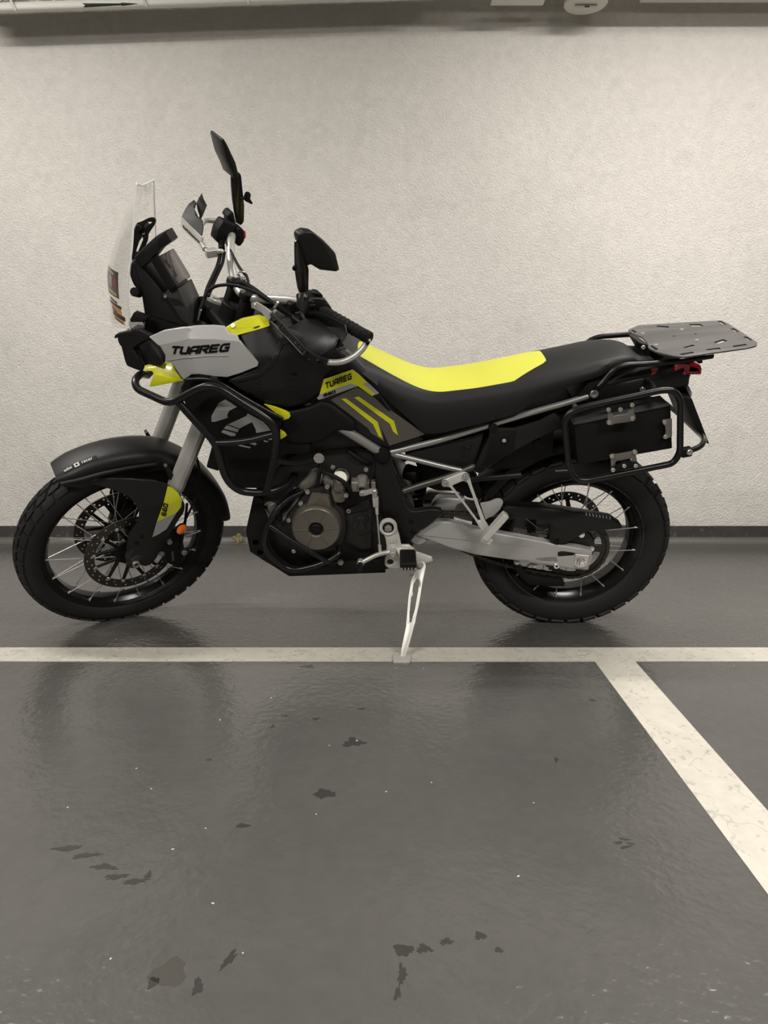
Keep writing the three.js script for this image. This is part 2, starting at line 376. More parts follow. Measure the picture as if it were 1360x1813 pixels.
// ceiling lamps: housing, glowing diffuser
const diffMat = new THREE.MeshStandardMaterial({ color: 0xffffff, emissive: lin(1, 0.96, 0.91), emissiveIntensity: 6, roughness: 0.5 });
LAMPS.forEach(([x, z], i) => {
  const g = add(new THREE.Group(), i ? 'ceiling_lamp_00' + i : 'ceiling_lamp', null, ['long fluorescent ceiling lamp over the front wheel side', 'long fluorescent ceiling lamp over the luggage rack side', 'long fluorescent ceiling lamp over the aisle, front wheel side', 'long fluorescent ceiling lamp over the aisle, luggage rack side'][i], 'lamp');
  g.userData.group = 'fluorescent ceiling lamps';
  g.position.set(x, CEIL, z);
  add(new THREE.Mesh(merge(box(0, -0.035, 0, LAMP_LEN + 0.06, 0.07, 0.14, 0.01)), whiteMetal), 'housing', null, null, null, g);
  add(new THREE.Mesh(box(0, -0.1, 0, LAMP_LEN, 0.06, 0.1, 0.02), diffMat), 'diffuser', null, null, null, g);
});

// marks on the floor: dried splashes, tyre scuffs (thin films with their own outline)
{
  const stainMat = new THREE.MeshPhysicalMaterial({ color: lin(0.04, 0.038, 0.035), roughness: 0.3 }), paleMat = std(lin(0.1, 0.095, 0.085), 0.5);
  const blot = (cx, cz, rx, rz, rot, ragged, mat, label) => {
    const n = 26, pts = [], ph = rnd() * 9;
    for (let i = 0; i < n; i++) { const a = i / n * Math.PI * 2, k = 1 - ragged * rnd() + 0.15 * Math.sin(3 * a + ph); const x = rx * k * Math.cos(a), z = rz * k * Math.sin(a); pts.push([cx + x * Math.cos(rot) - z * Math.sin(rot), -(cz + x * Math.sin(rot) + z * Math.cos(rot))]); }
    const g = slab(pts, { z: 0.0006, t: 0.0006, b: 0.0001, bs: 1 }); g.rotateX(-Math.PI / 2);
    add(new THREE.Mesh(g, mat), 'stain', null, label, null, floor);
  };
  for (const [[x, z], rx, rz, rot, rag] of [
    [[[-.0725,-1.6628]][0], 0.032, 0.026, 0, 0.6], [[[-.1224,-1.4385]][0], 0.03, 0.02, 0.2, 0.5], [[[-.2735,-1.3261]][0], 0.016, 0.009, 0, 0.4], [[[-.1724,-1.7892]][0], 0.01, 0.01, 0, 0.5], [[[-.254,-1.8087]][0], 0.008, 0.006, 0, 0.5], [[[-.3979,-1.5822]][0], 0.006, 0.007, 0, 0.5], [[[-.2771,-1.7483]][0], 0.006, 0.01, 0, 0.5],
    [[[.03,-1.0048]][0], 0.017, 0.013, 0, 0.3], [[[.0618,-1.0071]][0], 0.014, 0.011, 0.2, 0.5], [[[.0955,-1.021]][0], 0.013, 0.008, -0.3, 0.5], [[[.0263,-.9577]][0], 0.008, 0.024, 0.1, 0.5], [[[.0191,-.922]][0], 0.006, 0.014, 0.2, 0.5], [[[.1492,-1.0341]][0], 0.011, 0.01, 0.2, 0.5], [[[.1738,-1.0048]][0], 0.008, 0.007, 0.5, 0.4],
    [[[-.2655,-.935]][0], 0.008, 0.018, -0.1, 0.35], [[[-.2313,-.9846]][0], 0.008, 0.026, 0.4, 0.5], [[[-.3304,-.9421]][0], 0.01, 0.014, 0, 0.5],
    [[[-.5852,-1.255]][0], 0.03, 0.01, -0.1, 0.5], [[[-.5434,-1.2334]][0], 0.03, 0.009, -0.15, 0.5], [[[-.4958,-1.2013]][0], 0.026, 0.01, 0.1, 0.5], [[[-.4666,-1.1753]][0], 0.026, 0.009, -0.1, 0.5], [[[-.4283,-1.1633]][0], 0.026, 0.009, -0.2, 0.5], [[[-.4115,-1.1783]][0], 0.006, 0.012, 0.1, 0.4],
    [[[.4374,-1.2721]][0], 0.01, 0.005, -0.3, 0.4], [[[.4468,-1.2584]][0], 0.014, 0.004, -0.3, 0.4], [[[.4523,-1.2826]][0], 0.012, 0.004, 0.2, 0.4], [[[.4605,-1.2687]][0], 0.01, 0.003, 0.2, 0.4], [[[.3915,-1.5822]][0], 0.005, 0.014, 0.2, 0.4], [[[-.2293,-2.1431]][0], 0.025, 0.012, 0, 0.5],
    [[[-.0592,-1.8489]][0], 0.012, 0.007, 0, 0.5], [[[.5624,-1.9016]][0], 0.012, 0.007, 0, 0.6],
  ]) blot(x, z, rx, rz, rot, rag, stainMat, null);
  blot(...[[-.313,-.9608]][0], 0.027, 0.03, 0, 0.2, new THREE.MeshPhysicalMaterial({ color: lin(0.06, 0.057, 0.05), roughness: 0.35 }), 'round dried splash');
  // loose grit
  const gs = []; const crumbs = [[-.2128,-.998],[-.0648,-1.6713],[-.5492,-1.542],[-.491,-1.4582],[-.2823,-1.1068],[.1016,-1.4829],[.0047,-1.4472],[.118,-2.1253],[-.9232,-2.2466],[-.8908,-2.3816],[-.3061,-1.9161],[-.2985,-1.9271],[.3053,-1.4047],[-.3885,-1.2516],[-.3435,-1.3168],[1.0288,-2.2866],[1.0532,-2.1431],[-.1347,-1.3643],[-.6384,-1.3883],[.0372,-2.1297],[-.1293,-1.6489],[-.4079,-.9868],[.2338,-1.1753],[-.4153,-1.7828]];
  for (const [x, z] of crumbs) { const q = new THREE.IcosahedronGeometry(0.0013 + 0.001 * rnd(), 0); q.scale(1 + rnd(), 0.5, 1); q.rotateY(rnd() * 6); q.translate(x, 0.0008, z); gs.push(strip(q)); }
  add(new THREE.Mesh(merge(gs), std(lin(0.55, 0.52, 0.45), 0.8)), 'grit', 'stuff', 'pale crumbs of grit scattered on the floor', 'grit');
  // dry leaf against the skirting
  const lf = []; { const c = [[-.765,-3.9985]][0]; for (const [a, b, r] of [[0, 0, 0.02], [0.018, 0.012, 0.014], [-0.014, 0.014, 0.013], [0.006, 0.028, 0.012]]) { const q = new THREE.IcosahedronGeometry(r, 1), p = q.attributes.position; for (let i = 0; i < p.count; i++) p.setXYZ(i, p.getX(i) * (1 + 0.3 * Math.sin(i * 7.1)), p.getY(i) * (0.9 + 0.3 * Math.cos(i * 3.3)), p.getZ(i) * 0.25); q.translate(c[0] + a, 0.016 + b, -3.845); lf.push(strip(q)); } }
  const leaf = merge(lf); leaf.computeVertexNormals();
  add(new THREE.Mesh(leaf, std(lin(0.3, 0.25, 0.12), 0.8)), 'dry_leaf', null, 'crumpled dry yellowish leaf against the skirting', 'leaf');
}

// ---------------------------------------------------------------- the motorcycle: frame of reference
// machine upright: x to the rear, y up, z to its left flank; then leant on the side stand
const XR = 0.7625, XF = -0.7625, RR = 0.3335, RF = 0.3475, RAKE = 26.7 * Math.PI / 180;
const bike = new THREE.Group();
bike.userData.label = 'black, silver and yellow adventure motorcycle leaning on its side stand';
bike.userData.category = 'motorcycle';
bike.name = 'motorcycle';
bike.position.set(-0.1253, -0.0035, -2.624);
bike.rotation.set(16.4 * Math.PI / 180, 0, 0.38 * Math.PI / 180, 'XYZ');
scene.add(bike);
const steerM = (() => {                                    // handlebar turned to the left about the steering axis
  const a = v3(XF - 0.1133, 0, 0), r = new THREE.Matrix4().makeRotationAxis(v3(Math.sin(RAKE), Math.cos(RAKE), 0), 34 * Math.PI / 180);
  return new THREE.Matrix4().makeTranslation(a.x, a.y, a.z).multiply(r).multiply(new THREE.Matrix4().makeTranslation(-a.x, -a.y, -a.z));
})();
function part(name, g, mat, o = {}) {
  if (Array.isArray(g)) return g.map((q) => part(name, q, mat, o))[0];
  const m = g === null ? new THREE.Group() : new THREE.Mesh(g, mat);
  m.name = name; m.castShadow = m.receiveShadow = true;
  if (o.label) m.userData.label = o.label;
  if (o.s) m.applyMatrix4(steerM);
  (o.p || bike).add(m);
  return m;
}
const sub = (p, name, g, mat, label) => part(name, g, mat, { p, label });

// ---------------------------------------------------------------- materials
const grain = tex(256, (x, y) => fbm(x, y, 64, 2, 401), false, 1 / 0.03);
const dark = (c, r, sp = 0.5, extra = {}) => new THREE.MeshPhysicalMaterial({ color: Array.isArray(c) ? lin(...c) : lin(c), roughness: r, specularIntensity: sp, ...extra });
const M = {
  plastic: dark([0.008, 0.008, 0.0077], 0.46, 0.6, { bumpMap: grain, bumpScale: 0.0001 }),
  matt: dark([0.0055, 0.0055, 0.0052], 0.58, 0.4),
  gloss: dark(0.006, 0.22, 0.8),
  powder: dark(0.0065, 0.3, 0.8),
  rubber: dark([0.007, 0.0068, 0.0065], 0.62, 0.5),
  tyre: dark([0.015, 0.0146, 0.0138], 0.64, 0.55, { bumpMap: grain, bumpScale: 0.0002 }),
  silver: new THREE.MeshPhysicalMaterial({ color: lin(0.43, 0.425, 0.415), roughness: 0.42, metalness: 0.2, clearcoat: 0.5, clearcoatRoughness: 0.25 }),
  yellow: new THREE.MeshPhysicalMaterial({ color: lin(0.6, 0.6, 0.006), roughness: 0.4, clearcoat: 0.6, clearcoatRoughness: 0.15 }),
  seatYellow: std(lin(0.57, 0.57, 0.06), 0.6, 0, { bumpMap: grain, bumpScale: 0.00015 }),
  seatBlack: dark([0.0085, 0.0085, 0.0082], 0.56, 0.55, { bumpMap: grain, bumpScale: 0.00015 }),
  alloy: std(lin(0.52, 0.51, 0.48), 0.34, 0.5),
  swing: std(lin(0.4, 0.395, 0.38), 0.45, 0.3),
  standPaint: std(lin(0.6, 0.585, 0.54), 0.38, 0.25),
  steel: std(lin(0.62, 0.6, 0.57), 0.25, 0.85),
  spoke: std(lin(0.55, 0.54, 0.52), 0.4, 0.6),
  tubeGrey: std(lin(0.31, 0.305, 0.29), 0.3, 0.5),
  bronze: std(lin(0.135, 0.121, 0.096), 0.4, 0.4),
  cast: std(lin(0.3, 0.283, 0.245), 0.4, 0.5),
  darkCast: std(lin(0.018, 0.017, 0.0155), 0.5, 0.3),
  plate: std(lin(0.105, 0.102, 0.098), 0.42, 0.4),
  greyDecal: std(lin(0.3, 0.295, 0.285), 0.5),
  brownDecal: std(lin(0.085, 0.077, 0.063), 0.42),
  black: dark(0.003, 0.5, 0.4),
  disc: std(lin(0.05, 0.045, 0.038), 0.42, 0.6),
  chain: std(lin(0.05, 0.045, 0.035), 0.5, 0.6),
  red: new THREE.MeshPhysicalMaterial({ color: lin(0.42, 0.006, 0.012), roughness: 0.2, clearcoat: 1, clearcoatRoughness: 0.05 }),
  amber: new THREE.MeshPhysicalMaterial({ color: lin(0.75, 0.16, 0.006), roughness: 0.22, clearcoat: 1, clearcoatRoughness: 0.05 }),
  glass: new THREE.MeshPhysicalMaterial({ color: lin(0.99, 0.99, 0.985), roughness: 0.02, transmission: 1, thickness: 0, ior: 1.49 }),
  screen: std(lin(0.035, 0.028, 0.028), 0.12),
  lensGrey: std(lin(0.3, 0.3, 0.3), 0.12, 0.4),
};

// ---------------------------------------------------------------- wheels
// tyre carcass with raised tread blocks; prof is the half section [[radius, z], ...] from bead to crown
function tyreGeo(half, blocks, h) {
  const prof = [...half.map((p) => [p[0], p[1]]), ...half.slice(0, -1).reverse().map((p) => [p[0], -p[1]])];
  const carc = latheZ([...prof, [prof[0][0], -prof[0][1] * 0.8], [prof[0][0], prof[0][1] * 0.8], prof[0]].reverse(), 90, 0.9);
  // point on the section by parameter s in [-1, 1] (0 = crown)
  const seg = []; let L = 0; const P = half.slice().reverse();
  for (let i = 1; i < P.length; i++) { const d = Math.hypot(P[i][0] - P[i - 1][0], P[i][1] - P[i - 1][1]); seg.push([L, d]); L += d; }
  const pt = (d) => {                                       // d metres from the crown, signed
    const s = Math.sign(d) || 1; let a = Math.abs(d);
    for (let i = 0; i < seg.length; i++) if (a <= seg[i][0] + seg[i][1] || i === seg.length - 1) {
      const t = (a - seg[i][0]) / seg[i][1], p = P[i], q = P[i + 1];
      const nx = -(q[1] - p[1]), r = p[0] + (q[0] - p[0]) * t, z = p[1] + (q[1] - p[1]) * t;
      const n = [(q[1] - p[1]), -(q[0] - p[0])], l = Math.hypot(...n);
      return { r, z: z * s, nr: n[0] / l, nz: n[1] / l * s };
    }
  };
  const pos = [];
  const quad = (a, b, c, d) => pos.push(...a, ...b, ...c, ...a, ...c, ...d);
  const xyz = (th, d, o) => { const q = pt(d), r = q.r + q.nr * o; return [r * Math.cos(th), r * Math.sin(th), q.z + q.nz * o]; };
  for (const [th, dt, d0, d1, sk] of blocks) {              // angle, half width in angle, section from d0 to d1, skew
    const ND = 3, top = [], bot = [];
    for (let j = 0; j <= ND; j++) {
      const f = j / ND, d = d0 + (d1 - d0) * f, in_ = 0.0012, dd = d + (f - 0.5) * -2 * in_ * Math.sign(d1 - d0), row = [], rb = [];
      for (const e of [-1, 1]) { const t = th + e * dt + sk * (f - 0.5); row.push(xyz(t - e * 0.0035, dd, h)); rb.push(xyz(t, d, -0.001)); }
      top.push(row); bot.push(rb);
    }
    for (let j = 0; j < ND; j++) {
      quad(top[j][0], top[j][1], top[j + 1][1], top[j + 1][0]);
      quad(bot[j][0], top[j][0], top[j + 1][0], bot[j + 1][0]);
      quad(top[j][1], bot[j][1], bot[j + 1][1], top[j + 1][1]);
    }
    quad(bot[0][0], bot[0][1], top[0][1], top[0][0]); quad(top[ND][0], top[ND][1], bot[ND][1], bot[ND][0]);
  }
  const g = new THREE.BufferGeometry(); g.setAttribute('position', new THREE.BufferAttribute(new Float32Array(pos), 3)); g.computeVertexNormals();
  return merge(carc, toCreasedNormals(g, 0.5));
}
function discGeo(R, r, z, holes, rows) {
  const hs = [ringPts(0, 0, r, 60)];
  for (let i = 0; i < holes; i++) for (let k = 0; k < rows; k++) { const a = (i + k * 0.33) / holes * Math.PI * 2, q = r + (R - r) * (k + 0.8) / (rows + 0.6); hs.push(ringPts(q * Math.cos(a), q * Math.sin(a), 0.0035, 7)); }
  return slab(ringPts(0, 0, R, 90), { z: z + 0.0022, t: 0.0045, b: 0.0004, bs: 1, holes: hs, crease: 0.4 });
}
function spokes(parent, n, rimR, rimZ, hubR, hubZ, mat, phase = 0) {
  const gs = {};
  for (let i = 0; i < n; i++) {
    const side = i % 2 ? 1 : -1, cross = (i % 4 < 2) ? 1 : -1, a = i / n * Math.PI * 2 + phase, b = a + cross * 0.62;
    const g = rod([rimR * Math.cos(a), rimR * Math.sin(a), rimZ * side], [hubR * Math.cos(b), hubR * Math.sin(b), hubZ * side], 0.0016, 0.0016, { n: 7, c: 0.0004 });
    const nip = rod([rimR * Math.cos(a), rimR * Math.sin(a), rimZ * side], [rimR * 0.93 * Math.cos(a) + hubR * 0.07 * Math.cos(b), rimR * 0.93 * Math.sin(a) + hubR * 0.07 * Math.sin(b), rimZ * 0.95 * side], 0.003, 0.003, { n: 7, c: 0.0005 });
    sub(parent, 'spoke', merge(g, nip), mat);
  }
}
// rear wheel
{
  const w = part('rear_wheel', null, null); w.position.set(XR, RR, 0);
  const half = [[0.2345, 0.053], [0.243, 0.062], [0.262, 0.0705], [0.283, 0.0735], [0.298, 0.0715], [0.311, 0.064], [0.321, 0.047], [0.3265, 0.024], [0.328, 0]];
  const bl = []; const N = 34;
  for (let i = 0; i < N; i++) {
    const a = i / N * Math.PI * 2;
    for (const s of [1, -1]) {
      const q = a + (s > 0 ? 0 : Math.PI / N);
      bl.push([q, 0.074, s * 0.047, s * 0.079, s * 0.03]);
      bl.push([q + 0.05, 0.068, s * 0.006, s * 0.041, s * 0.07]);
    }
  }
  sub(w, 'tyre', tyreGeo(half, bl, 0.0075), M.tyre, 'black block-tread tyre');
  const rim = [[0.24, 0.058], [0.2425, 0.0545], [0.238, 0.05], [0.226, 0.046], [0.213, 0.038], [0.206, 0.02], [0.205, -0.02], [0.213, -0.038], [0.226, -0.046], [0.238, -0.05], [0.2425, -0.0545], [0.24, -0.058], [0.236, -0.0575], [0.229, -0.052], [0.219, -0.047], [0.2005, -0.022], [0.2, 0.022], [0.219, 0.047], [0.229, 0.052], [0.236, 0.0575], [0.24, 0.058]];
  sub(w, 'rim', latheZ(rim, 90, 0.5), M.gloss, 'gloss black rim');
  sub(w, 'hub', latheZ([[0.014, -0.075], [0.05, -0.075], [0.055, -0.07], [0.055, -0.055], [0.036, -0.045], [0.03, 0], [0.036, 0.045], [0.056, 0.052], [0.06, 0.07], [0.05, 0.078], [0.014, 0.078], [0.014, -0.075]], 40), M.darkCast);
  spokes(w, 32, 0.224, 0.046, 0.05, 0.05, M.spoke, 0.05);
  sub(w, 'brake_disc', discGeo(0.13, 0.1, -0.078, 22, 2), M.disc, 'drilled brake disc');
  const car = []; for (let i = 0; i < 5; i++) { const a = i / 5 * Math.PI * 2; car.push(rod([0.05 * Math.cos(a), 0.05 * Math.sin(a), -0.076], [0.104 * Math.cos(a + 0.3), 0.104 * Math.sin(a + 0.3), -0.078], 0.009, 0.007)); }
  sub(w, 'disc_carrier', merge(car), M.darkCast);
  // sprocket with teeth, open web
  const T = 43, sp = [];
  for (let i = 0; i < T; i++) { const a = i / T * Math.PI * 2, d = Math.PI / T; sp.push([0.1055 * Math.cos(a - d * 0.95), 0.1055 * Math.sin(a - d * 0.95)], [0.1125 * Math.cos(a - d * 0.3), 0.1125 * Math.sin(a - d * 0.3)], [0.1125 * Math.cos(a + d * 0.3), 0.1125 * Math.sin(a + d * 0.3)]); }
  const sh = []; for (let i = 0; i < 5; i++) { const a0 = i / 5 * Math.PI * 2 + 0.17, a1 = a0 + 0.92, o = []; for (let k = 0; k <= 8; k++) { const a = a0 + (a1 - a0) * k / 8; o.push([0.09 * Math.cos(a), 0.09 * Math.sin(a)]); } for (let k = 8; k >= 0; k--) { const a = a0 + (a1 - a0) * k / 8; o.push([0.066 * Math.cos(a), 0.066 * Math.sin(a)]); } sh.push(o.reverse()); }
  sub(w, 'sprocket', slab(sp, { z: 0.0925, t: 0.006, b: 0.0006, bs: 1, holes: sh }), M.darkCast, 'black rear sprocket');
  const nuts = []; for (let i = 0; i < 5; i++) { const a = i / 5 * Math.PI * 2; nuts.push(hexBolt([0.055 * Math.cos(a), 0.055 * Math.sin(a), 0.0925], [0, 0, 1], 0.0075, 0.008)); }
  sub(w, 'sprocket_nut', pieces(nuts), M.steel);
  sub(w, 'sprocket_carrier', latheZ([[0.014, 0.06], [0.068, 0.06], [0.07, 0.075], [0.062, 0.0865], [0.02, 0.0865], [0.014, 0.085], [0.014, 0.06]], 40), M.matt);
}
// front wheel, turned with the bars
{
  const w = part('front_wheel', null, null, {});
  w.position.set(XF, RF, 0); w.updateMatrix(); w.applyMatrix4(steerM);
  const half = [[0.2725, 0.031], [0.281, 0.04], [0.295, 0.0455], [0.309, 0.0475], [0.321, 0.045], [0.332, 0.036], [0.3385, 0.02], [0.341, 0]];
  const bl = []; const N = 40;
  for (let i = 0; i < N; i++) {
    const a = i / N * Math.PI * 2;
    for (const s of [1, -1]) {
      const q = a + (s > 0 ? 0 : Math.PI / N);
      bl.push([q, 0.064, s * 0.027, s * 0.049, s * 0.02]);
      bl.push([q + 0.04, 0.06, s * 0.003, s * 0.0225, s * 0.05]);
    }
  }
  sub(w, 'tyre', tyreGeo(half, bl, 0.0065), M.tyre, 'black block-tread tyre');
  const rim = [[0.276, 0.0345], [0.2785, 0.0315], [0.275, 0.028], [0.264, 0.026], [0.255, 0.018], [0.252, 0], [0.255, -0.018], [0.264, -0.026], [0.275, -0.028], [0.2785, -0.0315], [0.276, -0.0345], [0.271, -0.034], [0.265, -0.031], [0.257, -0.028], [0.247, -0.014], [0.2455, 0], [0.247, 0.014], [0.257, 0.028], [0.265, 0.031], [0.271, 0.034], [0.276, 0.0345]];
  sub(w, 'rim', latheZ(rim, 90, 0.5), M.gloss, 'gloss black rim');
  sub(w, 'hub', latheZ([[0.012, -0.06], [0.04, -0.06], [0.046, -0.055], [0.046, -0.045], [0.03, -0.035], [0.024, 0], [0.03, 0.035], [0.046, 0.045], [0.046, 0.055], [0.04, 0.06], [0.012, 0.06], [0.012, -0.06]], 40), M.darkCast);
  spokes(w, 36, 0.262, 0.026, 0.043, 0.05, M.spoke, 0.02);
  for (const s of [1, -1]) {
    sub(w, 'brake_disc', discGeo(0.15, 0.117, s * 0.07, 26, 2), M.disc, 'drilled brake disc');
    const car = []; for (let i = 0; i < 6; i++) { const a = i / 6 * Math.PI * 2 + 0.4; car.push(rod([0.04 * Math.cos(a), 0.04 * Math.sin(a), s * 0.06], [0.12 * Math.cos(a + 0.35), 0.12 * Math.sin(a + 0.35), s * 0.068], 0.007, 0.0055), rod([0.04 * Math.cos(a), 0.04 * Math.sin(a), s * 0.06], [0.12 * Math.cos(a - 0.25), 0.12 * Math.sin(a - 0.25), s * 0.068], 0.006, 0.005)); }
    const cm = sub(w, 'disc_carrier', merge(car, latheZ([[0.03, s * 0.056], [0.05, s * 0.056], [0.05, s * 0.065], [0.03, s * 0.065], [0.03, s * 0.056]], 30)), M.matt);
    const rv = []; for (let i = 0; i < 6; i++) for (const e of [0.35, -0.25]) { const a = i / 6 * Math.PI * 2 + 0.4 + e; rv.push(turned([[0, 0.003], [0.005, 0.003], [0.007, 0.001], [0.007, 0], [0, 0]], [0.12 * Math.cos(a), 0.12 * Math.sin(a), s * 0.0725], [0, 0, s], 12)); }
    sub(w, 'disc_button', pieces(rv), M.steel);
  }
}

// ---------------------------------------------------------------- front suspension, mudguard, brakes (turned with the bars)
const S = { s: true };
const forkDir = [Math.sin(RAKE), Math.cos(RAKE)];
for (const s of [1, -1]) {
  const z = s * 0.105, base = [-0.597, 0.583];              // on the tube axis
  const q = (d) => [base[0] + forkDir[0] * d, base[1] + forkDir[1] * d, z];
  const leg = part('fork_leg', turned([[0, 0], [0.0225, 0], [0.0275, 0.012], [0.0275, 0.04], [0.0265, 0.045], [0.0265, 0.56], [0.024, 0.575], [0, 0.575]], q(0), [forkDir[0], forkDir[1], 0], 30), M.alloy, { s: true, label: 'bright alloy fork tube' });
  sub(leg, 'wiper', turned([[0.02, -0.016], [0.0265, -0.016], [0.0275, -0.012], [0.0275, -0.003], [0.0235, 0.002], [0.02, 0.002]], q(0), [forkDir[0], forkDir[1], 0], 26), M.steel);
  sub(leg, 'slider', rod(q(-0.27), q(-0.01), 0.0205), M.steel);
  sub(leg, 'axle_clamp', merge(rod([XF, RF, s * 0.086], [XF, RF, s * 0.125], 0.024), rod([XF, RF, z], q(-0.2), 0.026, 0.024), box(XF + 0.03, RF + 0.05, z, 0.07, 0.12, 0.03, 0.01, [0, 0, -RAKE])), M.darkCast);
  sub(leg, 'axle_end', turned([[0.006, 0.004], [0.0075, 0.012], [0.012, 0.012], [0.013, 0.01], [0.013, 0], [0, 0]], [XF, RF, s * 0.124], [0, 0, s], 24), M.steel);
}
// mudguard: a channel bent round the tyre, and the two leg covers that belong to it
{
  const cx = XF, cy = RF, rows = [];
  for (let i = 0; i <= 48; i++) {
    const f = i / 48, a = (114 - 116 * f) * Math.PI / 180, row = [];
    const nose = clamp((f - 0) / 0.06, 0, 1), end = clamp((1 - f) / 0.05, 0, 1);
    const R = 0.388 - 0.022 * clamp((f - 0.42) / 0.3, 0, 1), hw = (0.066 - 0.012 * clamp((f - 0.5) / 0.4, 0, 1)) * (0.82 + 0.18 * nose) * (0.85 + 0.15 * end), drop = (0.055 + 0.02 * Math.sin(clamp(f / 0.45, 0, 1) * Math.PI)) * (0.65 + 0.35 * nose) * (0.5 + 0.5 * end);
    const sec = [[-1, -1], [-1.01, -0.6], [-0.96, -0.28], [-0.8, -0.08], [-0.5, -0.01], [0, 0], [0.5, -0.01], [0.8, -0.08], [0.96, -0.28], [1.01, -0.6], [1, -1]];
    for (const [u, d] of sec) { const r = R + d * drop; row.push([cx + r * Math.cos(a), cy + r * Math.sin(a), hw * u]); }
    rows.push(row);
  }
  const fen = part('front_mudguard', loft(rows, { thick: -0.003, crease: 0.9 }), M.plastic, { s: true, label: 'long black front mudguard' });
  const outline = [[-.9137,.7025],[-.8261,.6747],[-.8048,.6817],[-.7592,.681],[-.703,.677],[-.6578,.6615],[-.6206,.6379],[-.5974,.6043],[-.5866,.5793],[-.578,.5476],[-.585,.5175],[-.6022,.4982],[-.6437,.4416],[-.6796,.3885],[-.713,.3357],[-.7352,.3214],[-.7631,.3441],[-.7757,.3709],[-.7782,.4069],[-.7606,.4751],[-.7298,.5215],[-.7199,.5608],[-.7254,.5944],[-.7429,.6235],[-.7904,.6487],[-.8837,.6834]];
  const zf = (x, y) => Math.max(0.05, 0.146 - 0.25 * Math.max(0, y - 0.58) - 0.45 * Math.max(0, -0.70 - x));
  const cov = slab(outline, { t: 0.008, b: 0.003, zf, r: 0.012, seg: 0.03, crease: 0.7 });
  sub(fen, 'leg_cover', cov, M.plastic); sub(fen, 'leg_cover', mz(cov), M.plastic);
  // raised flute above the cover
  sub(fen, 'flute', tube([[-.9109,.7002,.075],[-.8633,.6994,.079],[-.7984,.7024,.08],[-.7174,.6959,.078],[-.6341,.6806,.074]], 0.006, { f: 0.05 }), M.plastic);
  const yel = [[-.6207,.6324],[-.6084,.6225],[-.5945,.6023],[-.5864,.5726],[-.593,.545],[-.6092,.5279],[-.6436,.5207],[-.6747,.516]];
  const gre = [[-.6747,.516],[-.6436,.5207],[-.6092,.5279],[-.6501,.4717],[-.6797,.4597],[-.698,.4566]];
  sub(fen, 'yellow_decal', drape(slab(yel, { t: 0.0006, b: 0.0001 }), zf, 0.0012), M.yellow, 'yellow sticker with a black number');
  sub(fen, 'grey_decal', drape(slab(gre, { t: 0.0006, b: 0.0001 }), zf, 0.0012), M.greyDecal, 'grey sticker');
  const o = [[-.6455,.5273],[-.6217,.6037],[-.6551,.5382]]
  const L = lettering('660', 0.0155, 0.013, { stroke: 0.24, gap: 0.3 });
  const an = Math.atan2(o[1][1] - o[0][1], o[1][0] - o[0][0]);
  sub(fen, 'number', drape(at2(L.g, o[0][0], o[0][1], an), zf, 0.002), M.black, 'bold black number');
  // holes and clips on the cover
  sub(fen, 'cover_recess', [[-.7252,.4594],[-.743,.4329]].map(([x, y]) => { const h = slab(ringPts(0, 0, 0.008, 14), { z: 0, t: 0.002, b: 0.0005 }); h.scale(1.1, 0.8, 1); h.translate(x, y, zf(x, y) + 0.0015); return h; }), M.black);
  // clamp tabs where the guard meets the tubes
  sub(fen, 'bracket', both(slab([[-.6148,.6856],[-.6062,.6894],[-.5903,.6436],[-.5932,.6205],[-.6055,.6317]], { z: 0.11, t: 0.02, b: 0.002 })), M.plastic);
  // sticker on the nose of the guard
  const st = (g, th, zc) => { g = strip(g.clone()); const p = g.attributes.position; for (let i = 0; i < p.count; i++) { const a = th - p.getX(i) / 0.388, u = zc + p.getY(i), r = 0.3895 + p.getZ(i) - Math.max(0, u - 0.028) * 0.35 - Math.max(0, u - 0.05) * 0.9; p.setXYZ(i, cx + r * Math.cos(a), cy + r * Math.sin(a), 2 * zc - u); } g.computeVertexNormals(); return g; };
  const tw = (s) => { const q = words(s, 0.011); return q; };
  const flip = (g) => { g = strip(g.clone()); g.rotateZ(0); return g; };
  const a0 = 110 * Math.PI / 180;
  const bg = new THREE.BoxGeometry(0.105, 0.017, 0.0004, 16, 4, 1); bg.translate(0.0525, 0, 0);
  const onArch = (g, dx) => { g = new TessellateModifier(0.008, 4).modify(strip(g.clone())); const p = g.attributes.position; for (let i = 0; i < p.count; i++) { const a = a0 - (p.getX(i) + dx) / 0.388, v = p.getY(i), z = 0.036 - v; const u = Math.abs(z) / 0.064, r = 0.388 - (u > 0.5 ? (u - 0.5) * 0.018 : 0) + 0.0012 + p.getZ(i); p.setXYZ(i, cx + r * Math.cos(a), cy + r * Math.sin(a), z); } g.deleteAttribute('normal'); g.computeVertexNormals(); return g; };
  sub(fen, 'sticker', onArch(bg, 0), M.black, 'black sticker strip with white words');
  const w1 = words('wbe', 0.0095, 0.0003), w2 = words('racer', 0.0095, 0.0003);
  w1.g.translate(0.002, -0.004, 0.0008); w2.g.translate(0.058, -0.004, 0.0008);
  const sq = new THREE.BoxGeometry(0.015, 0.0135, 0.0003, 4, 3, 1); sq.translate(0.043, 0, 0.0008);
  const sq2 = new THREE.BoxGeometry(0.007, 0.006, 0.0003, 2, 2, 1); sq2.translate(0.043, 0, 0.0014);
  const lt = std(lin(0.6, 0.58, 0.54), 0.5);
  sub(fen, 'sticker_words', merge(onArch(w1.g, 0), onArch(w2.g, 0), onArch(sq, 0)), lt, 'white words with a small white square');
  sub(fen, 'sticker_mark', onArch(sq2, 0), M.black);
}
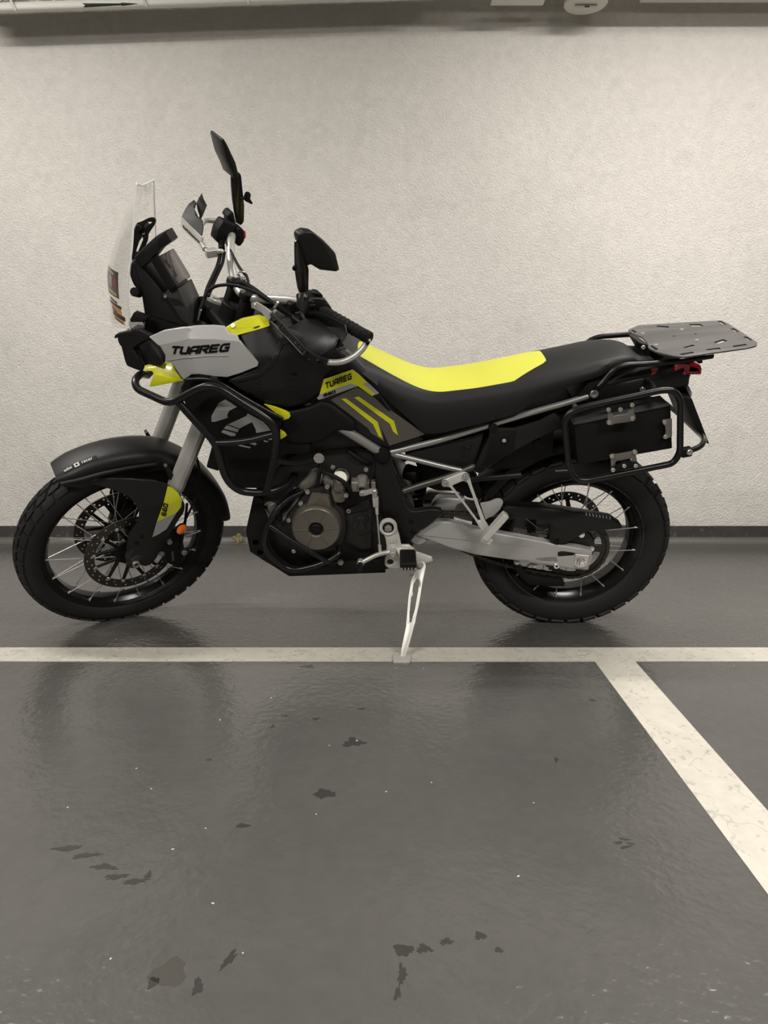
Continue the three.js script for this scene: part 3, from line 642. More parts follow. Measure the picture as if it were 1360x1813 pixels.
// brake calipers, hoses
for (const s of [1, -1]) {
  const cal = part('brake_caliper', s > 0 ? slab([[-.6494,.4231],[-.6183,.4181],[-.5959,.3857],[-.5945,.3213],[-.6086,.2782],[-.6287,.2622],[-.6583,.2879],[-.6639,.3351],[-.6757,.3561],[-.6689,.3847]], { z: 0.118, t: 0.075, b: 0.008, bs: 3, r: 0.012 }) : mz(slab([[-.6494,.4231],[-.6183,.4181],[-.5959,.3857],[-.5945,.3213],[-.6086,.2782],[-.6287,.2622],[-.6583,.2879],[-.6639,.3351],[-.6757,.3561],[-.6689,.3847]], { z: 0.118, t: 0.075, b: 0.008, bs: 3, r: 0.012 })), M.matt, S);
  const b = [[-.6421,.3911,.118],[-.6724,.3444,.112],[-.6005,.3232,.118]];
  sub(cal, 'bolt', pieces(b.map((p) => capBolt([p[0], p[1], s * p[2]], [0, 0, s], 0.0095, 0.009))), M.steel);
  sub(cal, 'pad_pin', rod([b[2][0] - 0.02, b[2][1], s * 0.11], [b[2][0] + 0.022, b[2][1] + 0.002, s * 0.11], 0.006), M.matt);
  if (s > 0) { const o = [[-.6367,.2981,.1195],[-.6338,.3454,.1195]]; const q = words('brembo', 0.0085, 0.0004); const an = Math.atan2(o[1][1] - o[0][1], o[1][0] - o[0][0]); const g = at2(q.g, o[0][0], o[0][1], an); g.translate(0, 0, 0.119); sub(cal, 'maker_name', g, std(lin(0.12), 0.5), 'small grey raised name'); }
}
part('brake_hose', tube([[-.5062,.6772,.085],[-.5064,.6289,.1],[-.5217,.5651,.11],[-.5453,.5224,.12],[-.5834,.4457,.115],[-.5984,.392,.11]], 0.004, { smooth: true, rs: 8 }), M.rubber, S);
part('brake_hose', tube([[-.5638,.5176,.11],[-.5787,.4527,.115],[-.595,.4019,.12],[-.6076,.3441,.12]], 0.005, { smooth: true, rs: 8 }), M.rubber, S);
{
  const c = [[-.6017,.4473,.14]];
  const ind = part('reflector', turned([[0, 0.012], [0.012, 0.010], [0.018, 0.005], [0.019, 0], [0, 0]], c[0], [0.25, 0, 0.97], 24), M.amber, { s: true, label: 'round amber side reflector' });
  sub(ind, 'holder', merge(turned([[0, 0.002], [0.0205, 0.002], [0.021, -0.004], [0.012, -0.012], [0, -0.014]], c[0], [0.25, 0, 0.97], 24), rod([c[0][0], c[0][1], c[0][2] - 0.01], [c[0][0] - 0.03, c[0][1] - 0.03, c[0][2] - 0.03], 0.006)), M.matt);
}

// ---------------------------------------------------------------- swingarm, chain, rear details
{
  const out = [...[[.2312,.4094],[.2566,.4321],[.2882,.4541],[.3115,.4558],[.3393,.4537],[.3802,.4424],[.4106,.4311]], ...[[.4863,.4136],[.5951,.3908],[.7101,.3655],[.773,.3545],[.8129,.3435],[.8063,.3114],[.8037,.2752],[.7604,.2798],[.7021,.2892],[.6334,.3005],[.5648,.3142],[.4915,.3255],[.4236,.3378]], ...[[.3839,.3508],[.3488,.3609],[.3181,.3745],[.2788,.391]]];
  const hole = [[.697,.3419],[.7122,.3448],[.7858,.3318],[.8077,.3305],[.7984,.2898],[.7594,.2888],[.7171,.2952],[.7021,.3163]];
  const ridge = [[.2397,.4109],[.3258,.4054],[.4129,.3813]];
  const g = slab(out, { t: 0.034, b: 0.005, bs: 3, r: 0.006, holes: [roundPoly(hole, 0.004).reverse()], zf: (x, y) => 0.138 - 0.12 * Math.max(0, y - (0.372 - (x - 0.33) * 0.19)) - 0.1 * clamp(x - 0.3, -0.2, 0) * 0, seg: 0.04, crease: 0.35 });
  const sw = part('swingarm', g, M.swing, { label: 'silver aluminium swingarm' });
  sub(sw, 'swingarm_blade', mz(g), M.swing);
  sub(sw, 'cross_piece', merge(box(0.31, 0.395, 0, 0.11, 0.055, 0.2, 0.015), rod([0.24, 0.40, -0.13], [0.24, 0.40, 0.13], 0.03)), M.swing);
  const e = [[.7746,.3089,.1385],[.7343,.3012,.125],[.6957,.2953,.138],[.7729,.3189,.13]];
  sub(sw, 'axle_nut', merge(hexBolt([e[0][0], e[0][1], 0.138], [0, 0, 1], 0.0155, 0.012), rod([e[0][0], e[0][1], 0.12], [e[0][0], e[0][1], 0.157], 0.0095)), M.steel, 'bright axle nut');
  sub(sw, 'adjuster_block', merge(box(e[0][0] + 0.001, e[0][1] + 0.003, 0.128, 0.05, 0.046, 0.02, 0.004, [0, 0, -0.12]), rod([e[1][0] - 0.02, e[1][1] + 0.012, 0.125], [e[0][0], e[0][1] + 0.008, 0.125], 0.006)), M.alloy);
  sub(sw, 'axle', rod([XR, RR - 0.003, -0.15], [XR, RR - 0.003, 0.125], 0.011), M.steel);
  sub(sw, 'stand_bobbin', turned([[0.004, 0.007], [0.009, 0.007], [0.0105, 0.005], [0.0105, 0], [0, 0]], [e[2][0], e[2][1], 0.136], [0, 0, 1], 18), M.steel);
  // chain guard and lower guide
  const cg = [[.5085,.4981],[.5232,.5048],[.6294,.5001],[.7679,.4783],[.8611,.4618],[.8976,.4358],[.8973,.426],[.8104,.4185],[.7754,.4106],[.7517,.3933],[.7278,.3759],[.7028,.3672],[.6821,.3674],[.67,.3763],[.6651,.4402],[.6436,.453],[.6126,.4589],[.5613,.4655],[.5288,.4583],[.515,.4755]];
  sub(sw, 'chain_guard', slab(cg, { t: 0.045, b: 0.004, bs: 2, r: 0.006, zf: (x, y) => 0.128 - 0.25 * Math.max(0, y - 0.46), seg: 0.05 }), M.plastic, 'black chain guard');
  const rib = []; { const q = [[.7716,.4779,.126],[.8594,.4626,.126]]; for (let i = 0; i < 8; i++) { const f = (i + 0.5) / 8; rib.push(box(q[0][0] + (q[1][0] - q[0][0]) * f, q[0][1] + (q[1][1] - q[0][1]) * f, 0.122, 0.003, 0.006, 0.012, 0.001)); } }
  sub(sw, 'guard_rib', pieces(rib), M.greyDecal);
  sub(sw, 'guard_bolt', merge(capBolt([[.6921,.3805,.128]][0], [0, 0, 1], 0.01, 0.004)), M.matt);
  sub(sw, 'chain_guide', slab([[.5485,.2879],[.5615,.2908],[.607,.2475],[.6561,.2329],[.7315,.2249],[.7385,.1986],[.6914,.197],[.6185,.2038],[.5927,.2259]], { z: 0.112, t: 0.04, b: 0.003, r: 0.006 }), M.matt);
  sub(sw, 'guide_bolt', pieces([[.569,.2994,.122],[.6302,.2862,.122]].map((p) => merge(capBolt(p, [0, 0, 1], 0.007, 0.006), rod([p[0], p[1], p[2] - 0.02], p, 0.011)))), M.alloy);
}
// drive chain: a loop of links round both sprockets
{
  const fs = { x: 0.285, y: 0.432, r: 0.04 }, rs = { x: XR, y: RR, r: 0.1095 };
  const pts = []; const D = [rs.x - fs.x, rs.y - fs.y], L = Math.hypot(...D), th = Math.atan2(D[1], D[0]), off = Math.asin((rs.r - fs.r) / L);
  const up = th + Math.PI / 2 + off, dn = th - Math.PI / 2 - off;
  for (let k = 0; k <= 30; k++) { const a = up + (dn - up) * k / 30; pts.push(v3(rs.x + rs.r * Math.cos(a), rs.y + rs.r * Math.sin(a), 0)); }
  const A = pts[pts.length - 1].clone(), Bp = v3(fs.x + fs.r * Math.cos(dn), fs.y + fs.r * Math.sin(dn), 0);
  for (let k = 1; k < 12; k++) { const f = k / 12, p = A.clone().lerp(Bp, f); p.y -= 0.028 * Math.sin(f * Math.PI); pts.push(p); }
  for (let k = 0; k <= 14; k++) { const a = dn - (2 * Math.PI - (up - dn)) * k / 14; pts.push(v3(fs.x + fs.r * Math.cos(a), fs.y + fs.r * Math.sin(a), 0)); }
  const C = pts[pts.length - 1].clone(), E = pts[0].clone();
  for (let k = 1; k < 10; k++) pts.push(C.clone().lerp(E, k / 10));
  const crv = new THREE.CatmullRomCurve3(pts, true, 'centripetal'); crv.arcLengthDivisions = 1500;
  const n = Math.round(crv.getLength() / 0.015875 / 2) * 2, gs = [];
  const pl = slab(roundPoly([[-0.012, -0.0065], [0, -0.0048], [0.012, -0.0065], [0.012, 0.0065], [0, 0.0048], [-0.012, 0.0065]], 0.006, 3), { t: 0.002, b: 0.0003, bs: 1 });
  const pin = rod([-0.0079, 0, -0.0095], [-0.0079, 0, 0.0095], 0.0028, 0.0028, { n: 8 }), roll = rod([-0.0079, 0, -0.004], [-0.0079, 0, 0.004], 0.005, 0.005, { n: 8 });
  for (let i = 0; i < n; i++) {
    const p = crv.getPointAt((i + 0.5) / n), t = crv.getTangentAt((i + 0.5) / n), a = Math.atan2(t.y, t.x), w = i % 2 ? 0.0075 : 0.0052;
    for (const z of [w + 0.001, -w + 0.001]) { const g = pl.clone(); g.rotateZ(a); g.translate(p.x, p.y, z + 0.0895); gs.push(g); }
    for (const q of [pin, roll]) { const g = q.clone(); g.rotateZ(a); g.translate(p.x, p.y, 0.0895); gs.push(g); }
  }
  part('drive_chain', merge(gs), M.chain, { label: 'oily steel roller chain' });
}
// ---------------------------------------------------------------- trellis frame
{
  const node = [[.1264,.6871,.14]];
  const t1 = tube([[-.1505,.8825,.11],[-.101,.8577,.135],[-.0691,.8376,.155],[.0086,.7851,.16],[.119,.7048,.145]], 0.0145, { f: 0.05 });
  const fr = part('frame', both(t1), M.tubeGrey, { label: 'grey tubular steel frame' });
  sub(fr, 'frame_rail', tube([[.1452,.6995,.14],[.296,.7378,.14],[.4439,.7858,.14],[.5679,.8235,.135],[.669,.8498,.13],[.7333,.8696,.125]], 0.0095, { f: 0.1 }), M.tubeGrey);
  sub(fr, 'frame_rail', mz(tube([[.1452,.6995,.14],[.296,.7378,.14],[.4439,.7858,.14],[.5679,.8235,.135],[.669,.8498,.13],[.7333,.8696,.125]], 0.0095, { f: 0.1 })), M.tubeGrey);
  sub(fr, 'frame_strut', both(tube([[.1502,.6972,.14],[.2359,.6738,.14],[.3182,.6511,.14],[.3719,.6383,.14]], 0.0085)), M.tubeGrey);
  sub(fr, 'frame_strut', both(tube([[.1876,.5638,.13],[.2539,.5908,.135],[.3193,.6131,.14],[.3801,.6396,.14],[.4042,.6506,.14]], 0.011)), std(lin(0.09, 0.087, 0.08), 0.38, 0.6));
  // black cast side plate round the swingarm pivot
  const pl = [[.1036,.692],[.1118,.7072],[.128,.7127],[.1441,.7048],[.1481,.6873],[.1623,.6431],[.183,.5799],[.1999,.5176],[.221,.5034],[.2796,.5124],[.3091,.5075],[.3144,.4981],[.289,.4723],[.2556,.4463],[.2284,.4175],[.2136,.3957],[.1837,.3813],[.1707,.4252],[.1622,.4541],[.1284,.4733],[.1205,.539],[.1083,.5667],[.1029,.6346]];
  sub(fr, 'pivot_plate', slab(pl, { z: 0.152, t: 0.03, b: 0.005, bs: 3, r: 0.008 }), M.plastic, 'black plate round the swingarm pivot');
  sub(fr, 'pivot_plate', mz(slab(pl, { z: 0.152, t: 0.03, b: 0.005, bs: 3, r: 0.008 })), M.plastic);
  sub(fr, 'frame_plug', merge(turned([[0, 0.006], [0.017, 0.006], [0.019, 0.002], [0.024, 0.001], [0.026, -0.003], [0.026, -0.02], [0, -0.02]], [[.1259,.696,.158]][0], [0, 0, 1], 28)), M.matt, 'round black frame plug');
  sub(fr, 'bolt', pieces([[.1546,.4921,.152],[.2154,.4714,.152],[.2217,.4327,.152]].map((p) => capBolt(p, [0, 0, 1], 0.008, 0.004))), M.matt);
  sub(fr, 'cross_tube', pieces(rod([-0.2, 0.9, -0.15], [-0.2, 0.9, 0.15], 0.014), rod([0.12, 0.70, -0.14], [0.12, 0.70, 0.14], 0.014), rod([0.6, 0.72, -0.12], [0.6, 0.72, 0.12], 0.012)), M.matt);
  const hd = [[-0.383, 0.985, 0], [-0.315, 1.12, 0]];
  sub(fr, 'steering_head', rod(hd[0], hd[1], 0.034), M.matt);
}
// ---------------------------------------------------------------- engine
{
  const blk = slab([[-.2656,.534],[-.2265,.6224],[-.1513,.6888],[-.0095,.7254],[.1474,.6868],[.1865,.5904],[.2288,.4904],[.2303,.3657],[.1461,.2689],[-.1011,.2595],[-.2319,.2934],[-.2715,.3902]], { z: 0.12, t: 0.27, b: 0.012, bs: 2, r: 0.02 });
  const en = part('engine', blk, M.darkCast, { label: 'dark cast engine with bronze covers' });
  const c = [[-.0844,.4662,.195],[-.1597,.4667,.195]]
  const R = 0.0765, cc = c[0];
  sub(en, 'alternator_cover', merge(turned([[0, 0.0], [0.022, 0.0], [0.024, 0.008], [0.026, 0.0095], [0.066, 0.0095], [0.071, 0.0105], [0.0745, 0.008], [R, 0.003], [R + 0.002, -0.012], [R + 0.006, -0.06], [0, -0.06]], [cc[0], cc[1], 0.188], [0, 0, 1], 64),
    Array.from({ length: 6 }, (_, i) => { const a = (3 + i * 60) * Math.PI / 180; return rod([cc[0] + 0.026 * Math.cos(a), cc[1] + 0.026 * Math.sin(a), 0.1972], [cc[0] + 0.068 * Math.cos(a), cc[1] + 0.068 * Math.sin(a), 0.1972], 0.0022, 0.0022, { n: 8 }); })), M.bronze, 'round bronze alternator cover with radial ribs');
  sub(en, 'cover_plug', merge(turned([[0, 0.004], [0.013, 0.004], [0.015, 0.002], [0.0205, 0.002], [0.0215, -0.003], [0, -0.003]], [cc[0], cc[1], 0.19], [0, 0, 1], 30)), M.matt, 'black centre plug');
  sub(en, 'timing_window', merge(slab([[-.0965,.5767],[-.0697,.5765],[-.0411,.5708],[-.034,.5271],[-.056,.5359],[-.0791,.5395],[-.0984,.5383],[-.116,.5341]], { z: 0.186, t: 0.05, b: 0.004, r: 0.006, bs: 2 }), box(...[[-.0693,.5649,.1865]][0], 0.0016, 0.011, 0.0016, 0.0005)), M.bronze, 'bronze cover lug');
  // crankcase flange behind the cover
  sub(en, 'crankcase', slab([[-.1598,.518],[-.1344,.5525],[-.1098,.578],[-.0938,.5886],[-.0551,.5925],[-.038,.5861],[-.0272,.5647],[-.0186,.5345],[.0003,.517],[.0074,.4906],[.0055,.4283],[-.012,.3784],[-.0486,.3648],[-.0889,.3628],[-.1365,.3746],[-.1629,.4022],[-.1721,.4474],[-.1873,.4565],[-.181,.4919]], { z: 0.16, t: 0.06, b: 0.005, r: 0.012, bs: 2 }), M.darkCast);
  sub(en, 'pump_cover', merge(slab([[-.0376,.5884],[-.0195,.6094],[-.0041,.6114],[.005,.5966],[.0081,.5711],[.0094,.5497],[-.0064,.5433],[-.0257,.5456],[-.0307,.5671]], { z: 0.172, t: 0.05, b: 0.006, r: 0.012, bs: 3 }), turned([[0, 0.006], [0.014, 0.004], [0.018, -0.004], [0.018, -0.03], [0, -0.03]], [[-.0098,.6024,.178]][0], [0, 0, 1], 24)), M.bronze);
  sub(en, 'cylinder', merge(slab([[-.1493,.5768],[-.1201,.6088],[-.0952,.6383],[-.0794,.6446],[-.0608,.6254],[-.0623,.5913],[-.0827,.572],[-.1142,.5722]], { z: 0.135, t: 0.1, b: 0.012, r: 0.015, bs: 3 }), slab([[-.1552,.5768],[-.0983,.5752],[-.0827,.572],[-.0831,.5655],[-.1147,.5623],[-.1557,.5695]], { z: 0.145, t: 0.1, b: 0.004, bs: 2 })), M.cast, 'bronze-grey cylinder casting');
  sub(en, 'cylinder_head', merge(slab([[-.2192,.6263],[-.1969,.6368],[-.1915,.6004],[-.2147,.579],[-.2259,.5877]], { z: 0.11, t: 0.16, b: 0.008, r: 0.008 }), slab([[-.1649,.6516],[-.0976,.6596],[-.0752,.6339],[-.1155,.617],[-.1495,.5782],[-.1748,.5565],[-.2102,.5655],[-.2072,.609]], { z: 0.10, t: 0.2, b: 0.01, r: 0.012 })), M.darkCast);
  sub(en, 'exhaust_port', tube([[-.1379,.5532,.13],[-.1511,.5207,.135],[-.1735,.4875,.13],[-.2041,.4647,.12],[-.2367,.4587,.09]], 0.013, { f: 0.06 }), M.cast);
  sub(en, 'water_hose', tube([[-.1437,.5709,.14],[-.1805,.5452,.14],[-.2062,.5148,.14],[-.2063,.4743,.13]], 0.012, { f: 0.06 }), M.matt);
  sub(en, 'side_boss', pieces(rod([[-.2704,.4808,.07]][0], [[-.2412,.4879,.13]][0], 0.02), rod([[-.2474,.5132,.1]][0], [[-.2238,.5078,.13]][0], 0.018)), M.cast);
  // thermostat housing and throttle body
  sub(en, 'thermostat', merge(rod([[-.0244,.5864,.1]][0], [[-.0021,.6299,.16]][0], 0.026, 0.024), rod([[-.0502,.5998,.12]][0], [[-.0169,.6088,.15]][0], 0.02)), M.cast);
  { const p = [[-.0018,.6334,.165]][0]; sub(en, 'hose_clamp', turned([[0.021, 0.006], [0.0235, 0.005], [0.0235, -0.008], [0.021, -0.009]], p, [0.35, 0.55, 0.75], 26), M.steel, 'bright hose clamp'); }
  sub(en, 'throttle_body', merge(rod([[.0603,.5896,.16]][0], [[.0619,.6073,.12]][0], 0.017, 0.02), box(...[[.0501,.5914,.13]][0], 0.05, 0.035, 0.05, 0.006), box(...[[.0898,.5891,.12]][0], 0.03, 0.03, 0.05, 0.005), turned([[0.009, 0.002], [0.0135, 0.001], [0.0135, -0.01], [0.009, -0.012]], [[.0605,.5933,.168]][0], [0, -0.5, 0.86], 22)), M.cast, 'grey throttle body');
  sub(en, 'coolant_hose', tube([[-.0577,.6483,.16],[-.0362,.6448,.175],[-.0135,.6344,.18],[.011,.6167,.18],[.0237,.5919,.17],[.0213,.5496,.14]], 0.0065, { smooth: true }), M.rubber);
  sub(en, 'wiring', merge(tube([[-.0664,.6673,.14],[-.0678,.6441,.15],[-.0752,.6089,.15],[-.0822,.5834,.15]], 0.006, { smooth: true }), tube([[.0249,.6997,.13],[.052,.6773,.13],[.0838,.6579,.12]], 0.007, { smooth: true }), tube([[.1026,.6662,.14],[.0931,.633,.15],[.0858,.6027,.15],[.0875,.5725,.14]], 0.003, { smooth: true, rs: 6 })), M.rubber);
  sub(en, 'connector', pieces(box(...[[-.0096,.6754,.1]][0], 0.014, 0.04, 0.02, 0.003, [0, 0, -0.45]), box(...[[-.0299,.6443,.11]][0], 0.018, 0.02, 0.02, 0.003, [0, 0, -0.5]), box(...[[.0335,.6555,.08]][0], 0.02, 0.02, 0.02, 0.003), box(...[[.0666,.6603,.08]][0], 0.022, 0.014, 0.02, 0.003, [0, 0, -0.4])), M.alloy, 'pale connector blocks');
  sub(en, 'bolt', pieces([[-.1079,.5817,.162],[-.1306,.5424,.162],[-.1725,.4832,.162],[-.0447,.6051,.175],[.0122,.5747,.175],[-.163,.3722,.162],[-.0132,.3326,.17],[.0746,.6509,.15],[.0165,.5045,.14]].map((p) => capBolt(p, [0, 0, 1], 0.0075, 0.008))), M.steel, 'steel cap screws');
  sub(en, 'mount_bolt', hexBolt([[-.0666,.6964,.17]][0], [0, 0, 1], 0.0125, 0.012), M.steel, 'large bright engine bolt');
  // sprocket cover and dark gear housing
  sub(en, 'gear_housing', merge(slab([[-.0251,.5175],[.0102,.5062],[.082,.5343],[.0934,.499],[.0886,.4363],[.0875,.3627],[.0549,.3583],[-.0012,.3911],[-.007,.464]], { z: 0.138, t: 0.05, b: 0.006, r: 0.012 }), slab([[.0105,.4938],[.017,.5135],[.0824,.5415],[.084,.5153],[.078,.5087]], { z: 0.145, t: 0.02, b: 0.004, r: 0.004 }), turned([[0, 0.008], [0.012, 0.008], [0.014, 0.002], [0.03, 0], [0.034, -0.006], [0, -0.006]], [[.057,.4473,.142]][0], [0, 0, 1], 30), box(...[[.0416,.4713,.145]][0], 0.004, 0.03, 0.006, 0.001, [0, 0, 0.5]), box(...[[.0714,.4734,.145]][0], 0.004, 0.03, 0.006, 0.001, [0, 0, -0.4])), M.darkCast);
}
// skid plate: two flanks and the tray that joins them
{
  const fl = [[-.2751,.5594],[-.2922,.4964],[-.3089,.4408],[-.3079,.4068],[-.3024,.3677],[-.2675,.3349],[-.2308,.3088],[-.184,.2753],[-.0279,.2809],[.1318,.2875],[.1321,.337],[.0793,.3303],[-.0019,.3285],[-.0673,.3195],[-.1248,.3081],[-.1735,.3132],[-.2157,.3509],[-.2369,.3926],[-.2438,.4336],[-.2365,.4783],[-.2482,.5311],[-.2521,.555]];
  const g = slab(fl, { z: 0.158, t: 0.004, b: 0.001, r: 0.008, holes: [ringPts(...[[-.2845,.3998]][0], 0.01, 14).reverse(), ringPts(...[[-.2734,.3629]][0], 0.01, 14).reverse()] });
  const sk = part('skid_plate', g, M.matt, { label: 'black skid plate under the engine' });
  sub(sk, 'flank', mz(g), M.matt);
  const line = [[-.2751,.5594],[-.3089,.4408],[-.3024,.3677],[-.184,.2753],[.1318,.2875]], rows = line.map((p) => [[p[0], p[1], -0.156], [p[0], p[1], -0.05], [p[0], p[1], 0.05], [p[0], p[1], 0.156]]);
  sub(sk, 'tray', loft(rows, { thick: -0.004, crease: 0.3 }), M.matt);
  sub(sk, 'bolt', pieces([[-.0139,.3268,.16]].map((p) => capBolt(p, [0, 0, 1], 0.01, 0.006))), M.steel);
}
// lower engine guard of tube
{
  const eg = part('engine_guard', tube([[-.127,.5733,.15],[-.1722,.5594,.17],[-.211,.5221,.19],[-.2414,.4673,.21],[-.2481,.4214,.215],[-.2314,.3831,.215],[-.186,.3342,.21],[-.1547,.3261,.21],[-.0948,.3375,.205],[-.039,.3566,.195],[-.0134,.3731,.18],[-.0182,.3802,.16]], 0.0095, { f: 0.03 }), M.powder, { label: 'black tubular engine guard' });
  sub(eg, 'brace', tube([[-.223,.4836,.208],[-.1524,.4271,.212],[-.0847,.3781,.208],[-.0508,.3504,.2]], 0.0085), M.powder);
  const r = tube([[-.127,.5733,.15],[-.1722,.5594,.17],[-.211,.5221,.19],[-.2414,.4673,.21],[-.2481,.4214,.215],[-.2314,.3831,.215],[-.186,.3342,.21],[-.1547,.3261,.21],[-.0948,.3375,.205],[-.039,.3566,.195],[-.0134,.3731,.18],[-.0182,.3802,.16]], 0.0095, { f: 0.03 });
  sub(eg, 'guard_tube', mz(r), M.powder);
}
// upper crash bars round the radiator shrouds
{
  const T0 = [[-.5764,.931,.08]][0];
  const cb = part('crash_bar', null, null, { label: 'black tubular crash bars round the shrouds' });
  const T = [
    tube([[-.5764,.931,.08],[-.5775,.9516,.14],[-.5798,.9471,.19],[-.5698,.9299,.215],[-.4818,.9014,.25],[-.4565,.9037,.255],[-.3828,.9441,.265],[-.3513,.9549,.268],[-.318,.9452,.27],[-.2219,.8758,.27],[-.1837,.843,.268],[-.1755,.8038,.262],[-.19,.7281,.25],[-.2222,.6158,.225]], 0.011, { f: 0.022 }),
    tube([[-.4435,.8975,.25],[-.4095,.8526,.252],[-.3586,.7827,.25],[-.3508,.7476,.248],[-.3426,.676,.24],[-.3288,.6413,.235],[-.3012,.6113,.225],[-.2526,.6012,.215],[-.2033,.6016,.2],[-.1606,.6089,.16],[-.1512,.6215,.13]], 0.0115, { f: 0.025 }),
    tube([[-.3569,.7779,.25],[-.3115,.78,.255],[-.2525,.7886,.26],[-.1849,.8076,.262]], 0.0095, { f: 0.03 }),
    tube([[-.1861,.7174,.24],[-.1504,.7009,.22],[-.126,.6915,.2],[-.0939,.689,.17],[-.0725,.6895,.155]], 0.009, { f: 0.03 }),
  ];
  for (const g of T) { sub(cb, 'bar', g, M.powder); sub(cb, 'bar', mz(g), M.powder); }
  sub(cb, 'bar', rod([T0[0], T0[1], -0.085], [T0[0], T0[1], 0.085], 0.011), M.powder);
}

// ---------------------------------------------------------------- bodywork
const lineY = (pts) => { const P = pts.slice().sort((a, b) => a[0] - b[0]); return (x) => { if (x <= P[0][0]) return P[0][1]; for (let i = 1; i < P.length; i++) if (x <= P[i][0]) { const t = (x - P[i - 1][0]) / (P[i][0] - P[i - 1][0]); return P[i - 1][1] + (P[i][1] - P[i - 1][1]) * t; } return P[P.length - 1][1]; }; };
function slab3(pts, o = {}, holes = []) {                  // panel in an inclined plane given by 3D corners; pts[0], o.u, o.w fix the plane
  const u = V(o.u).normalize(), w0 = V(o.w), n = u.clone().cross(w0).normalize(), w = n.clone().cross(u), p0 = V(pts[0]);
  const to2 = (p) => { const d = V(p).sub(p0); return [d.dot(u), d.dot(w)]; };
  const g = slab(pts.map(to2), { ...o, holes: holes.map((h) => h.map(to2).reverse()) });
  g.applyMatrix4(new THREE.Matrix4().makeBasis(u, w, n).setPosition(p0));
  return g;
}
// core: tank and airbox shell under the panels
{
  const g = slab([[-.3875,1.0474],[-.2701,1.087],[-.1257,1.078],[.0261,1.0251],[.148,.8928],[.2683,.7404],[.1647,.6948],[.0606,.7141],[-.079,.6964],[-.1835,.6971],[-.2954,.8077],[-.3657,.9476]], { z: 0.15, t: 0.30, b: 0.03, bs: 4, r: 0.03 });
  const tank = part('fuel_tank', g, M.plastic, { label: 'black fuel tank shell between the side panels' });
  const top = []; for (const [x, y, w] of [[-0.36, 1.06, 0.15], [-0.24, 1.09, 0.15], [-0.12, 1.085, 0.135], [-0.04, 1.05, 0.105], [0.03, 1.0, 0.07]]) top.push([[x, y - 0.06, -w], [x, y - 0.02, -w * 0.9], [x, y, -w * 0.55], [x, y + 0.006, 0], [x, y, w * 0.55], [x, y - 0.02, w * 0.9], [x, y - 0.06, w]]);
  sub(tank, 'tank_top', loft(top, { thick: 0.004 }), M.plastic);
  sub(tank, 'filler_cap', turned([[0, 0.012], [0.03, 0.012], [0.036, 0.008], [0.04, 0], [0, 0]], [-0.1, 1.095, 0], [0.2, 0.98, 0], 30), M.matt);
}
// silver shroud with the name on it
const crS = lineY([[-.4942,1.0482],[-.3965,1.0747],[-.3313,1.0734],[-.2624,1.067]]);
const zfLow = (x, y) => 0.232 - 0.4 * Math.max(0, -0.40 - x) - 0.1 * Math.max(0, 1.03 - y);
const zfUp = (x, y) => zfLow(x, y) - 0.4 * (y - crS(x));
{
  const low = [[-.4936,1.0487],[-.396,1.0752],[-.3309,1.0739],[-.262,1.0675],[-.2374,1.035],[-.2164,1.006],[-.2193,.996],[-.2682,.9766],[-.3081,.9646],[-.3423,.9675],[-.3845,.9743],[-.4071,.9723],[-.4299,.9557],[-.4364,.9557],[-.4629,.9998],[-.4836,1.0017],[-.48,1.0216]], up = [[-.5256,1.0663],[-.4783,1.0871],[-.4218,1.1001],[-.3834,1.1057],[-.3329,1.1066],[-.3031,1.1035],[-.291,1.0859],[-.2702,1.0823],[-.2633,1.0658],[-.3324,1.0722],[-.3978,1.0735],[-.4958,1.0469]];
  const g = merge(slab(low, { t: 0.014, b: 0.0015, bs: 2, zf: zfLow, seg: 0.03, crease: 0.3 }), slab(up, { t: 0.014, b: 0.001, bs: 1, zf: zfUp, seg: 0.03, crease: 0.3 }));
  const sh = part('side_shroud', g, M.silver, { label: 'silver shroud with black name lettering' });
  part('side_shroud', mz(g), M.silver, { label: 'silver shroud of the far flank' });
  // fold line under the lettering
  sub(sh, 'fold', drape(slab([[-.4806,1.0047],[-.4196,1.0229],[-.3595,1.0285],[-.2962,1.0263],[-.3599,1.0255],[-.4201,1.0181]], { t: 0.003, b: 0.0012 }), zfLow, 0.002), M.silver);
  const o = [[-.4631,1.0274],[-.294,1.04]]
  const len = Math.hypot(o[1][0] - o[0][0], o[1][1] - o[0][1]), an = Math.atan2(o[1][1] - o[0][1], o[1][0] - o[0][0]);
  const cw = len / (6 + 5 * 0.13), L = lettering('TUAREG', 0.0215, cw, { gap: 0.11, stroke: 0.27, slant: 0.55 });
  sub(sh, 'name_lettering', drape(at2(L.g, o[0][0], o[0][1], an), zfLow, 0.001), M.black, 'bold black slanted lettering');
}
